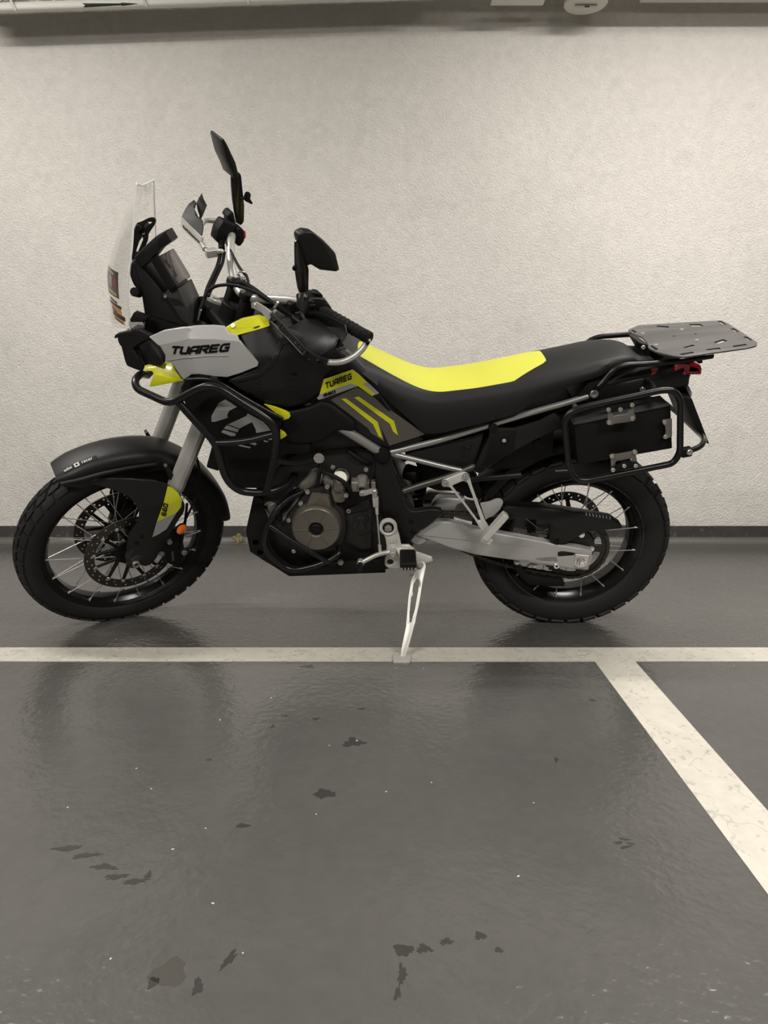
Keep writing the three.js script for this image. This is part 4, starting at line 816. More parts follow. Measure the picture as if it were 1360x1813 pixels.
// black nose fairing round the headlamp
{
  const zfN = (x, y) => 0.138 - 0.2 * Math.max(0, -0.55 - x);
  const g = slab([[-.6435,1.057],[-.6316,1.0655],[-.587,1.0765],[-.5603,1.0811],[-.5338,1.0672],[-.5158,1.06],[-.5544,1.044],[-.5773,1.0317],[-.5907,1.0226],[-.5817,1.0026],[-.5666,.9719],[-.5739,.9554],[-.5976,.9622],[-.6194,.9705],[-.6236,.9883],[-.6252,1.0078],[-.6268,1.0248],[-.6299,1.0464],[-.6337,1.0524],[-.6439,1.0484]], { t: 0.02, b: 0.005, bs: 3, r: 0.004, zf: zfN, seg: 0.03, crease: 0.6 });
  const nose = part('nose_fairing', g, M.plastic, { label: 'black nose fairing at the headlamp' });
  sub(nose, 'nose_side', mz(g), M.plastic);
  const ch = slab([[-.5793,1.0318],[-.566,1.0384],[-.5404,1.0519],[-.5277,1.0424],[-.5146,1.0316],[-.5035,1.0137],[-.4976,1.0012],[-.5024,.9833],[-.5322,.9787],[-.5533,.9813],[-.5556,.9972],[-.5646,1.0165]], { t: 0.05, b: 0.006, bs: 3, r: 0.005, zf: (x, y) => 0.178 - 0.6 * Math.max(0, -0.50 - x) - 0.5 * Math.max(0, y - 1.02), seg: 0.03, crease: 0.5 });
  sub(nose, 'cheek', ch, M.plastic); sub(nose, 'cheek', mz(ch), M.plastic);
  const body = slab([[-.6421,1.0501],[-.5969,1.0618],[-.5694,1.0688],[-.5427,1.0542],[-.513,1.025],[-.5198,.9759],[-.5701,.9663],[-.5863,.9564],[-.624,.9666],[-.629,.9964],[-.6332,1.0234],[-.636,1.0428]], { z: 0.118, t: 0.236, b: 0.02, bs: 3, r: 0.02 });
  sub(nose, 'nose_core', body, M.matt);
  sub(nose, 'headlamp', slab([[-.6423,1.0209],[-.6333,1.0233],[-.6286,.9762],[-.6356,.9712],[-.6397,.9912]], { z: 0.08, t: 0.16, b: 0.008, r: 0.006 }), M.gloss, 'dark glossy headlamp front');
  sub(nose, 'lamp_vent', slab([[-.5734,1.0091],[-.5659,1.0115],[-.5574,.9921],[-.5604,.9812],[-.5688,.9922]], { z: 0.152, t: 0.01, b: 0.002 }), M.gloss);
}
// yellow winglets under the nose
{
  const a = slab([[-.5558,.9802],[-.5336,.9829],[-.4802,.9879],[-.4484,.9395],[-.4907,.9486],[-.5279,.9562],[-.5342,.9655],[-.5576,.9681]], { t: 0.008, b: 0.002, zf: (x, y) => 0.172 - 0.6 * Math.max(0, y - 0.955), seg: 0.04 });
  const b = slab([[-.5232,.9639],[-.4846,.9556],[-.4415,.9444],[-.4777,.9368],[-.5371,.9264],[-.5421,.9287]], { t: 0.008, b: 0.002, zf: (x, y) => 0.187 - 0.2 * Math.max(0, 0.93 - y), seg: 0.04 });
  const w = part('winglet', merge(a, b), M.yellow, { label: 'yellow winglet under the nose' });
  part('winglet', mz(merge(a, b)), M.yellow, { label: 'yellow winglet of the far flank' });
}
// black knee panel behind the silver shroud
const zfK = (x, y) => { const d = x + 0.22; return 0.222 - 0.20 * Math.max(0, d) - 0.25 * Math.max(0, d - 0.1) - 0.55 * Math.max(0, y - 1.02) * (1 + 0.6 * clamp(d * 4, 0, 1)) - 0.35 * Math.max(0, 0.93 - y); };
{
  const out = [[-.2706,1.0834],[-.2249,1.0948],[-.1774,1.106],[-.13,1.1191],[-.0837,1.1188],[-.031,1.0838],[.0129,1.0443],[.0423,.98],[-.0041,.9632],[-.0407,.9479],[-.05,.9189],[-.0573,.893],[-.0888,.8721],[-.1301,.8626],[-.1547,.8606],[-.2024,.8771],[-.2601,.9153],[-.3088,.9538],[-.2672,.9707],[-.221,.9891],[-.2227,.9972],[-.266,1.0705]];
  const g = slab(out, { t: 0.012, b: 0.004, bs: 3, r: 0.006, zf: zfK, seg: 0.022, crease: 0.8 });
  const kp = part('knee_panel', g, M.plastic, { label: 'black moulded tank side panel' });
  sub(kp, 'swage', drape(slab([[-.2968,.9571],[-.2239,.9745],[-.1862,1.0032],[-.1591,1.0543],[-.0846,1.0655],[-.0851,1.0578],[-.148,1.0464],[-.175,.9951],[-.2128,.9651],[-.2819,.9472]], { t: 0.005, b: 0.002, bs: 2 }), zfK, 0.003), M.plastic);
  part('knee_panel', mz(g), M.plastic, { label: 'black moulded tank panel of the far flank' });
  // yellow strip along the top of the tank
  const st = [[-.3167,1.088],[-.2874,1.1036],[-.2627,1.1132],[-.2187,1.12],[-.1916,1.1128],[-.1849,1.095],[-.2336,1.0835],[-.2742,1.075],[-.2835,1.0691],[-.2944,1.0716],[-.3076,1.08]];
  const gy = slab(st, { t: 0.012, b: 0.003, bs: 3, r: 0.004, zf: (x, y) => 0.178 - 1.1 * (y - 1.095) , seg: 0.03 });
  const ys = part('tank_strip', gy, M.yellow, { label: 'yellow strip along the tank top' }); part('tank_strip', mz(gy), M.yellow, { label: 'yellow strip of the far flank' });
  sub(ys, 'stud', turned([[0, 0.003], [0.006, 0.002], [0.007, 0], [0, -0.004]], [[-.286,1.0989,.182]][0], [0, 0.5, 0.86], 16), M.yellow);
}
// radiator shroud with grey graphic
{
  const zfR = (x, y) => 0.222 - 0.25 * Math.max(0, 0.86 - y) - 0.3 * Math.max(0, -0.36 - x);
  const out = [[-.4465,.9306],[-.431,.9506],[-.4039,.9602],[-.3695,.9591],[-.3322,.9433],[-.2628,.8955],[-.1851,.8514],[-.1614,.842],[-.1634,.8257],[-.1855,.7833],[-.1948,.7158],[-.2134,.6185],[-.3149,.6218],[-.3391,.6573],[-.3503,.7266],[-.3683,.7702],[-.4181,.8413],[-.4477,.8876]];
  const g = slab(out, { t: 0.014, b: 0.004, bs: 2, r: 0.008, zf: zfR, seg: 0.03 });
  const rs = part('radiator_shroud', g, M.matt, { label: 'black radiator shroud with grey star graphic' });
  part('radiator_shroud', mz(g), M.matt, { label: 'black radiator shroud of the far flank' });
  const dec = [[[-.3686,.8289],[-.3652,.849],[-.3538,.8664],[-.3396,.8886],[-.3195,.8995],[-.2886,.8771],[-.311,.8661],[-.3189,.8537],[-.3193,.8424],[-.3577,.8301]], [[-.2595,.857],[-.2188,.8291],[-.2079,.8151],[-.1999,.7998],[-.2435,.7911],[-.2436,.8052],[-.2512,.8281],[-.2904,.8068],[-.3215,.821],[-.265,.8483]],
    [[-.3253,.8185],[-.2919,.8035],[-.2976,.794],[-.3361,.8071]], [[-.3389,.8028],[-.3028,.7902],[-.3061,.7813],[-.3194,.7813],[-.3451,.7941]], [[-.3289,.7581],[-.3051,.7535],[-.2647,.742],[-.2699,.7381],[-.2961,.7456]], [[-.2802,.7591],[-.2511,.7584],[-.2462,.7537],[-.2508,.7479]], [[-.2482,.7641],[-.2358,.7679],[-.2375,.7614]], [[-.2285,.7678],[-.2096,.7612],[-.2195,.7592]], [[-.2209,.7711],[-.1986,.778],[-.2004,.7669]]];
  sub(rs, 'grey_graphic', pieces(dec.map((d) => drape(slab(d, { t: 0.0006, b: 0.0001 }), zfR, 0.0012, 0.03))), M.greyDecal, 'grey star graphic');
  sub(rs, 'edge_lip', tube([[-.4204,.9584,.224],[-.3674,.9623,.228],[-.3253,.9494,.23],[-.2604,.9042,.23],[-.184,.8549,.226],[-.1633,.8427,.222]], 0.006, { f: 0.03 }), M.gloss);
  part('shroud_lining', both(slab([[-.4604,.9207],[-.3872,.934],[-.2764,.8728],[-.1219,.8051],[-.0887,.7363],[-.0948,.7064],[-.1743,.7069],[-.2056,.6615],[-.2247,.5943],[-.3202,.5949],[-.3611,.6625],[-.3813,.7382],[-.445,.8265]], { z: 0.17, t: 0.04, b: 0.008, r: 0.01 })), M.matt);
  part('radiator', box(-0.36, 0.76, 0, 0.04, 0.24, 0.28, 0.006, [0, 0, -0.35]), M.matt, { label: 'black radiator between the shrouds' });
  const y1 = slab([[-.2133,.8792],[-.1827,.8715],[-.1547,.8601],[-.142,.8525],[-.1397,.8423],[-.1442,.8355],[-.1615,.8301],[-.1703,.8425],[-.1907,.8603]], { z: 0.208, t: 0.008, b: 0.002 }), y2 = slab([[-.1747,.7968],[-.1687,.7942],[-.1606,.7876],[-.1558,.7793],[-.1615,.7733],[-.1755,.7663]], { z: 0.196, t: 0.008, b: 0.002 });
  part('tank_edge', y1, M.yellow, { label: 'yellow tank edge between panels' }); part('tank_edge', y2, M.yellow, { label: 'small yellow tank edge below' });
  part('tank_edge', mz(y1), M.yellow, { label: 'yellow tank edge of the far flank' });
  // dark belly of the tank
  part('tank_belly', both(slab([[-.2092,.8604],[-.1521,.8448],[-.0847,.8596],[-.0508,.8766],[-.0222,.8678],[.0469,.8106],[.0463,.784],[-.0127,.7844],[-.0564,.7488],[-.1247,.7402],[-.1666,.7495],[-.1877,.8122]], { z: 0.178, t: 0.05, b: 0.012, bs: 3, r: 0.02 })), M.matt, { label: 'black lower tank cover' });
}
// side cover with yellow and grey graphics
{
  const zfC = (x, y) => 0.162 - 0.05 * Math.max(0, 0.9 - y);
  const out = [[-.0471,.8801],[-.0447,.9375],[.0417,.9663],[.1168,.8953],[.1512,.8437],[.2551,.764],[.1451,.7231],[.1336,.7232],[.0822,.7542],[-.0289,.8449],[-.0674,.8657]];
  const g = slab(out, { t: 0.014, b: 0.003, bs: 2, r: 0.004, zf: zfC, seg: 0.04 });
  const sc = part('side_cover', g, M.plastic, { label: 'side cover with yellow and grey stickers' });
  part('side_cover', mz(g), M.plastic, { label: 'side cover of the far flank' });
  const D = (n, pts, m, lift, label) => sub(sc, n, drape(slab(pts, { t: 0.0006, b: 0.0001 }), zfC, lift, 0.04), m, label);
  D('yellow_decal', [[-.0433,.9384],[.0407,.9666],[.058,.9535],[.1157,.8962],[.0967,.8877],[.0528,.9196],[-.0576,.8899]], M.yellow, 0.0012, 'yellow sticker with black lettering');
  D('grey_decal', [[-.0546,.8945],[.0353,.9254],[.0572,.9178],[.0505,.9162],[-.0582,.8765],[-.0653,.8812]], M.greyDecal, 0.0016, 'grey sticker with a black number');
  D('grey_decal', [[.0712,.9251],[.084,.929],[.1168,.8962],[.1079,.8916]], M.greyDecal, 0.0018);
  D('brown_decal', [[-.0247,.8763],[.0516,.9139],[.0846,.8964],[.1066,.8789],[.1234,.8858],[.1501,.8436],[.2538,.7652],[.1463,.7286],[.1254,.7794],[.1199,.8004],[.1309,.7428],[.0911,.7705],[.0828,.7857]], M.brownDecal, 0.0012, 'dark brown sticker');
  D('yellow_stripe', [[.0061,.8796],[.0201,.8807],[.1114,.8065],[.1258,.7526],[.1144,.76],[.0983,.7988]], M.yellow, 0.0022, 'yellow stripe');
  D('yellow_stripe', [[.0436,.8834],[.0576,.8862],[.1602,.8091],[.1727,.7627],[.1579,.7749],[.1482,.7997]], M.yellow, 0.0022, 'yellow stripe');
  D('dark_slot', [[.1066,.8801],[.1223,.8846],[.1501,.8412],[.1456,.8389]], M.matt, 0.002);
  const txt = (s, o, h, k, n, lb) => { const len = Math.hypot(o[1][0] - o[0][0], o[1][1] - o[0][1]), an = Math.atan2(o[1][1] - o[0][1], o[1][0] - o[0][0]); const L = lettering(s, h, len / (s.length + (s.length - 1) * 0.18), { gap: 0.18, stroke: 0.22, slant: 0.35 }); sub(sc, n, drape(at2(L.g, o[0][0], o[0][1], an), zfC, k), M.black, lb); };
  txt('TUAREG', [[-.0382,.9116],[.0385,.9396]], 0.0165, 0.003, 'name_lettering', 'bold black slanted lettering');
  txt('660', [[-.0448,.8864],[-.0098,.8982]], 0.0085, 0.003, 'number', 'bold black number');
}
// ---------------------------------------------------------------- seat
{
  const edge = [...[[-.0679,1.0445,.05],[.0056,1.012,.07],[.0677,.9826,.09],[.135,.947,.108],[.2025,.9125,.12],[.2477,.8942,.126],[.2928,.887,.13],[.4051,.8996,.13],[.5005,.9149,.125]], ...[[.6947,.9564,.128],[.7631,.9744,.122],[.8198,.9835,.112],[.8603,.9819,.1],[.8891,.9683,.085]]];
  const crown = [...[[-.0444,1.0454,-.02],[.0152,1.0106,-.03],[.094,.9775,-.03],[.153,.9412,-.03],[.2188,.9134,-.03],[.2669,.8984,-.03],[.3329,.8973,-.03],[.3994,.9094,-.04],[.4595,.9301,-.05],[.5186,.9443,-.05]], ...[[.6967,.9787,-.04],[.7546,.9862,-.04],[.8169,.9956,-.04],[.8597,.9982,-.02],[.8899,.9816,0],[.916,.9512,0]]];
  const bot = [...[[-.0652,1.0315,.09],[-.0089,.9995,.12],[.0409,.9581,.145],[.1457,.8643,.16],[.2535,.7653,.168],[.3047,.7692,.168],[.4399,.802,.165],[.5349,.8294,.16],[.5721,.8674,.155],[.6601,.8954,.15]], ...[[.7038,.915,.148],[.7637,.9311,.14],[.8187,.9641,.125],[.8945,.9587,.09]]];
  const fx = (A, k) => { const P = A.slice().sort((a, b) => a[0] - b[0]); return (x) => { if (x <= P[0][0]) return P[0][k]; for (let i = 1; i < P.length; i++) if (x <= P[i][0]) { const t = (x - P[i - 1][0]) / (P[i][0] - P[i - 1][0] + 1e-9); return P[i - 1][k] + (P[i][k] - P[i - 1][k]) * t; } return P[P.length - 1][k]; }; };
  const sm = (f, w = 0.022) => (x) => (f(x - w) + 2 * f(x - w / 2) + 2 * f(x) + 2 * f(x + w / 2) + f(x + w)) / 8;
  const ye = sm(fx(edge, 1)), ze = sm(fx(edge, 2)), yc0 = sm(fx(crown, 1)), yb = sm(fx(bot, 1), 0.012), zb = sm(fx(bot, 2));
  const x0 = -0.02, x1 = 0.93, rows = [], N = 64;
  const yc = (x) => Math.max(yc0(x), ye(x) + 0.004);
  const topY = (x, z) => { const u = Math.abs(z) / ze(x); return yc(x) - (yc(x) - ye(x)) * Math.pow(u, 2.4); };
  for (let i = 0; i <= N; i++) {
    const x = x0 + (x1 - x0) * i / N, Y = ye(x), Z = ze(x), B = Math.min(yb(x), Y - 0.012), Zb = Math.max(zb(x), Z + 0.004), L = [];
    L.push([x, B, Zb - 0.012], [x, B + 0.004, Zb - 0.002], [x, B + (Y - B) * 0.35, Zb], [x, B + (Y - B) * 0.75, Z + (Zb - Z) * 0.7], [x, Y - 0.008, Z + (Zb - Z) * 0.28 + 0.004]);
    for (const f of [1, 0.9, 0.7, 0.4]) L.push([x, topY(x, Z * f), Z * f]);
    const Rr = L.map(([a, b, c]) => [a, b, -c]).reverse();
    rows.push([...L, [x, yc(x), 0], ...Rr]);
  }
  const seat = part('seat', loft(rows, { closed: true, crease: 0.8 }), M.seatBlack, { label: 'black seat with a yellow insert' });
  const yr = []; const xa = 0.0, xb = 0.618;
  for (let i = 0; i <= 54; i++) {
    const x = xa + (xb - xa) * i / 54, tap = clamp((xb - x) / 0.105, 0, 1), tap2 = clamp((xb - x) / 0.012, 0, 1);
    const w = ze(x) * (0.5 + 0.5 * tap) * (0.88 + 0.12 * tap2) + 0.002 * 0; const row = [];
    for (let k = -8; k <= 8; k++) { const z = w * k / 8; row.push([x, topY(x, z) + (Math.abs(k) === 8 ? 0.0002 : 0.0016), z]); }
    yr.push(row);
  }
  sub(seat, 'yellow_insert', loft(yr, { thick: -0.003, crease: 0.9 }), M.seatYellow, 'bright yellow seat insert');
}
// ---------------------------------------------------------------- tail, racks
{
  // black covers and under-seat mass
  const sc = slab([[.4429,.7898],[.4488,.7963],[.4586,.797],[.4695,.7818],[.5204,.7814],[.593,.8045],[.6354,.8276],[.6536,.8171],[.657,.7831],[.6331,.7728],[.588,.7465],[.5424,.72],[.4867,.6851],[.4456,.6496],[.4234,.6344],[.4115,.6415],[.4116,.6664],[.4293,.7181],[.4472,.7581]], { z: 0.157, t: 0.012, b: 0.003, bs: 2, r: 0.006 });
  const tp = part('tail_cover', sc, M.plastic, { label: 'black triangular frame cover under the seat' });
  sub(tp, 'far_cover', mz(sc), M.plastic);
  sub(tp, 'recess', slab([[.4321,.6635],[.4523,.7554],[.4742,.7659],[.4936,.7737],[.5258,.7761],[.5232,.7066],[.445,.6606]], { z: 0.1585, t: 0.003, b: 0.001, r: 0.004 }), M.matt);
  sub(tp, 'quick_lock', merge(turned([[0, 0.002], [0.006, 0.002], [0.0065, 0], [0, 0]], [[.4907,.7457,.16]][0], [0, 0, 1], 18)), M.steel, 'bright slotted fastener');
  sub(tp, 'lock_ring', turned([[0.0065, 0.003], [0.01, 0.003], [0.0115, 0], [0.0065, 0]], [[.491,.7451,.1585]][0], [0, 0, 1], 20), M.matt);
  sub(tp, 'bolt', pieces([[.4567,.7844,.157],[.4204,.6527,.157]].map((p) => merge(turned([[0.004, 0.002], [0.009, 0.004], [0.013, 0.003], [0.014, 0], [0, 0]], p, [0, 0, 1], 22), capBolt(p, [0, 0, 1], 0.006, 0.003)))), M.matt);
  const vc = slab([[.1922,.6908],[.2155,.7013],[.4011,.7425],[.4322,.7577],[.4276,.7343],[.4079,.6588],[.3732,.6398],[.3463,.6464],[.2689,.6693]], { z: 0.138, t: 0.02, b: 0.003, r: 0.006 });
  const vp = part('vent_panel', vc, M.plastic, { label: 'black triangular vent panel' }); sub(vp, 'far_panel', mz(vc), M.plastic);
  const lv = []; const la = [[.3747,.685,.139],[.3837,.7194,.139]]; for (let i = 0; i < 6; i++) { const f = i / 5; lv.push(box(la[0][0] + (la[1][0] - la[0][0]) * f, la[0][1] + (la[1][1] - la[0][1]) * f, 0.139, 0.024, 0.0032, 0.004, 0.001, [0, 0, 0.35])); }
  sub(vp, 'louvre', pieces(lv), M.gloss);
  part('airbox', slab([...[[.1454,.689],[.2998,.7166],[.4517,.7564],[.646,.8167],[.7437,.8523]], ...[[.9487,.8491],[.9452,.8091],[.7951,.7797],[.6528,.7499],[.6597,.6766]], ...[[.5642,.6274],[.5098,.6223]], ...[[.4107,.6247],[.3814,.6226],[.3222,.6389],[.1963,.6803]]], { z: 0.1, t: 0.2, b: 0.01, r: 0.01 }), M.matt, { label: 'black airbox and battery housing' });
  // inner mudguard over the rear tyre
  const rows = []; for (let i = 0; i <= 20; i++) { const a = (150 - 84 * i / 20) * Math.PI / 180, R = 0.362 + 0.03 * Math.max(0, (i - 12) / 8), row = []; for (const [u, d] of [[-1, -0.03], [-0.95, -0.008], [-0.6, 0], [0, 0.003], [0.6, 0], [0.95, -0.008], [1, -0.03]]) row.push([XR + (R + d) * Math.cos(a), RR + 0.02 + (R + d) * Math.sin(a), 0.095 * u]); rows.push(row); }
  part('inner_mudguard', loft(rows, { thick: 0.003 }), M.matt, { label: 'black inner rear mudguard' });
  const ex = [[.4859,.4493,-.09],[.565,.5187,-.11],[.6401,.5699,-.12],[.725,.5991,-.13]];
  const mu = part('silencer', tube(ex, 0.036, { f: 0.1, rs: 20 }), M.matt, { label: 'black silencer on the far flank' });
  sub(mu, 'strap', pieces([1].map((i) => { const d = V(ex[i + 1]).sub(V(ex[i])).normalize(); return turned([[0.035, -0.01], [0.039, -0.01], [0.04, -0.008], [0.04, 0.008], [0.039, 0.01], [0.035, 0.01]], ex[i], [d.x, d.y, d.z], 24); })), M.gloss);
  part('rocker', slab([[.3037,.5109],[.3324,.5136],[.3923,.5103],[.393,.4936],[.3687,.4908],[.3608,.4603],[.3575,.4253],[.3263,.4155],[.2901,.4258],[.2844,.4806]], { z: 0.075, t: 0.05, b: 0.008, r: 0.012, bs: 3 }), M.swing, { label: 'silver swingarm bridge' });
  const sp = []; { const a = [[.2262,.5104,0],[.2271,.4262,0]], A = V(a[0]), Bv = V(a[1]); for (let i = 0; i <= 90; i++) { const f = i / 90, p = A.clone().lerp(Bv, f); sp.push([p.x + 0.032 * Math.cos(f * 30), p.y, 0.032 * Math.sin(f * 30)]); } }
  const sk = part('shock_absorber', tube(sp, 0.0055, { smooth: true, n: 160, rs: 8 }), M.gloss, { label: 'black coil spring shock absorber' });
  sub(sk, 'damper', rod([sp[0][0], sp[0][1] + 0.05, 0], [sp[90][0], sp[90][1] - 0.03, 0], 0.02), M.matt);
  part('splash_guard', slab([[.223,.6503],[.4113,.6122],[.4598,.5031],[.4075,.5035],[.363,.5302],[.3022,.532],[.263,.5475]], { z: 0.06, t: 0.12, b: 0.006, r: 0.01 }), M.matt, { label: 'black splash guard before the rear wheel' });
  part('reservoir', rod([[.1975,.604,.06]][0], [[.2394,.5985,.08]][0], 0.026), M.matt, { label: 'black damper reservoir' });
}
{
  const tb = slab([[.6985,.8491],[.7386,.8929],[.7857,.912],[.8301,.9309],[.8918,.9567],[.9558,.9634],[1.0341,.9666],[1.0415,.9295],[1.0394,.9151],[1.0417,.8909],[.9963,.8864],[.9578,.8915],[.9216,.882],[.9055,.8625],[.831,.8531],[.7374,.8414]], { z: 0.115, t: 0.23, b: 0.02, bs: 3, r: 0.015 });
  const tail = part('tail_unit', tb, M.plastic, { label: 'black tail unit under the rack' });
  const red = slab([[.9751,.9518],[.9986,.9635],[1.0323,.9693],[1.059,.9616],[1.0665,.9488],[1.0672,.9294],[1.0369,.93],[1.004,.9317],[1.0169,.9515]], { z: 0.12, t: 0.24, b: 0.012, bs: 3, r: 0.006 });
  part('tail_lamp', merge(red, slab([[.9171,.9479],[.9363,.9525],[.9316,.9384],[.9182,.9289]], { z: 0.117, t: 0.02, b: 0.002 })), M.red, { label: 'red tail lamp' });
  sub(tail, 'side_plate', both(slab([[.697,.8548],[.7303,.9126],[.7823,.9242],[.7943,.9026],[.8981,.9244],[.9197,.9042],[.9187,.8801],[.8233,.8588]], { z: 0.13, t: 0.012, b: 0.003, r: 0.006 })), M.matt);
  sub(tail, 'bolt', pieces([[.7514,.8805,.132],[.8926,.8931,.132]].map((p, i) => capBolt(p, [0, 0, 1], i ? 0.0085 : 0.013, 0.008))), M.steel);
  // number plate holder
  const ph = slab3([[1.0292,.8592,.1],[1.059,.8516,.1],[1.1386,.7048,.1],[1.1226,.7117,.1],[1.0846,.761,.1]], { u: [1, 0, 0], w: [0, 1, 0], t: 0.2, b: 0.003 });
  const pl = part('plate_holder', ph, M.matt, { label: 'black number plate holder' });
  sub(pl, 'reflector_lamp', slab([[1.0514,.8756],[1.0643,.8765],[1.0776,.8554],[1.0791,.8414],[1.0692,.8429]], { z: 0.05, t: 0.1, b: 0.006, r: 0.004 }), M.lensGrey);
  sub(pl, 'arm', slab([[1.0135,.8697],[1.0661,.8744],[1.0887,.8288],[1.1151,.7352],[1.0856,.7617],[1.0512,.8188]], { z: 0.03, t: 0.06, b: 0.008, r: 0.008 }), M.matt);
}
{
  // luggage plate with slots
  const tilt = (g) => { const p = g.attributes.position; for (let i = 0; i < p.count; i++) { const x = p.getX(i), z = p.getY(i), y = p.getZ(i); p.setXYZ(i, x, 1.005 + 0.12 * (x - 0.987) + y, z); } g = strip(g); for (let i = 0; i < p.count; i += 3) { } g.computeVertexNormals(); return g; };
  const flat = (pts, o) => { const g = strip(slab(pts.map(([x, z]) => [x, -z]), o)); g.rotateX(-Math.PI / 2); const p = g.attributes.position; for (let i = 0; i < p.count; i++) p.setY(i, p.getY(i) + 1.005 + 0.12 * (p.getX(i) - 0.987)); return g; };
  const out = [[.9221,-.1681],[.9691,-.2076],[1.09,-.1754],[1.2052,-.1408],[1.2116,-.1052],[1.2052,.0154],[1.2,.1052],[1.1964,.1463],[1.1827,.1719],[1.1533,.182],[1.0516,.1876],[.9757,.1937],[.9525,.1724],[.9227,.1141],[.916,.0632],[.9306,.0037],[.9357,-.0599],[.9201,-.1231]];
  const sl = [[[.9253,-.1442],[.9361,-.1559],[.9404,-.1315],[.9289,-.1141]], [[1.0125,-.1602],[1.0191,-.1701],[1.0459,-.1482],[1.0382,-.1324]], [[1.1068,-.1383],[1.1367,-.1258],[1.1358,-.0996],[1.107,-.1114]], [[1.1936,-.1338],[1.2048,-.1273],[1.2006,-.0848],[1.1904,-.0907]], [[1.191,-.0298],[1.2025,-.0234],[1.1999,.0125],[1.1893,.0067]], [[1.187,.0734],[1.1969,.0786],[1.1946,.1156],[1.1838,.1119]], [[1.0959,.089],[1.129,.0737],[1.134,.0916],[1.1023,.1072]], [[1.1264,.147],[1.1623,.1452],[1.1615,.1575],[1.1252,.1608]], [[1.0529,.1497],[1.0882,.1494],[1.0853,.1657],[1.0509,.1664]], [[1.0029,.1031],[1.0348,.0896],[1.0379,.1023],[1.0079,.1147]], [[.9248,.0527],[.934,.0498],[.9374,.0851],[.9257,.0976]], [[.9731,.1633],[1.0105,.1571],[1.0105,.1693],[.9752,.1764]]];
  const holes = sl.map((h) => { const cx = h.reduce((t, q) => t + q[0], 0) / 4, cz = h.reduce((t, q) => t + q[1], 0) / 4, q = roundPoly(h.map(([x, z]) => [cx + (x - cx) * 1.12, -(cz + (z - cz) * 1.3)]), 0.003, 2); let a = 0; for (let i = 0; i < q.length; i++) { const b = q[(i + 1) % q.length]; a += q[i][0] * b[1] - b[0] * q[i][1]; } return a > 0 ? q.reverse() : q; });
  const plate = part('luggage_plate', flat(out, { t: 0.005, b: 0.0012, r: 0.012, holes, z: 0.0025 }), M.plate, { label: 'grey slotted aluminium luggage plate' });
  const bo = []; for (const [x, z] of [[.9489,-.0989],[1.0663,-.0883],[.945,.044],[1.0637,.0474]]) bo.push(turned([[0, 0.002], [0.005, 0.002], [0.0065, 0], [0, 0]], [x, 1.0075 + 0.12 * (x - 0.987), z], [-0.12, 1, 0], 14));
  sub(plate, 'bolt', pieces(bo), M.steel);
  const dots = []; for (const [x, z] of [[1.0206,-.025],[1.0829,-.0182]]) dots.push(turned([[0, 0.0006], [0.004, 0.0006], [0.004, 0], [0, 0]], [x, 1.0075 + 0.12 * (x - 0.987), z], [-0.12, 1, 0], 12));
  sub(plate, 'small_hole', pieces(dots), M.black);
  // grab rails carrying it
  const rail = tube([[.757,.9081,.15],[.7714,.9222,.15],[.7963,.9595,.15],[.825,.9704,.148],[.9137,.9722,.14],[.9933,.9742,.12],[1.0958,.9796,.09]], 0.0085, { f: 0.03 });
  const gr = part('grab_rail', rail, M.powder, { label: 'black grab rails beside the seat' });
  sub(gr, 'rail', tube([[.7806,.9434,-.15],[.7888,.9614,-.15],[.8052,.9741,-.15],[.8298,.9821,-.15],[.9199,.991,-.14],[1.0166,.9997,-.1]], 0.0085, { f: 0.03 }), M.powder);
  sub(gr, 'plate_carrier', slab([[.8945,1.0087],[.9219,1.0022],[.9435,.9874],[.9582,.9702],[1.0072,.9527],[1.0946,.9545],[1.0964,.9446],[1.03,.9327],[.9712,.9331],[.9375,.9457],[.9186,.9754]], { z: 0.04, t: 0.12, b: 0.002 }), M.matt);
  sub(gr, 'bolt', pieces([[.8873,1.0099,.101]].map((p) => capBolt(p, [0, 0, 1], 0.006, 0.005))), M.steel);
}
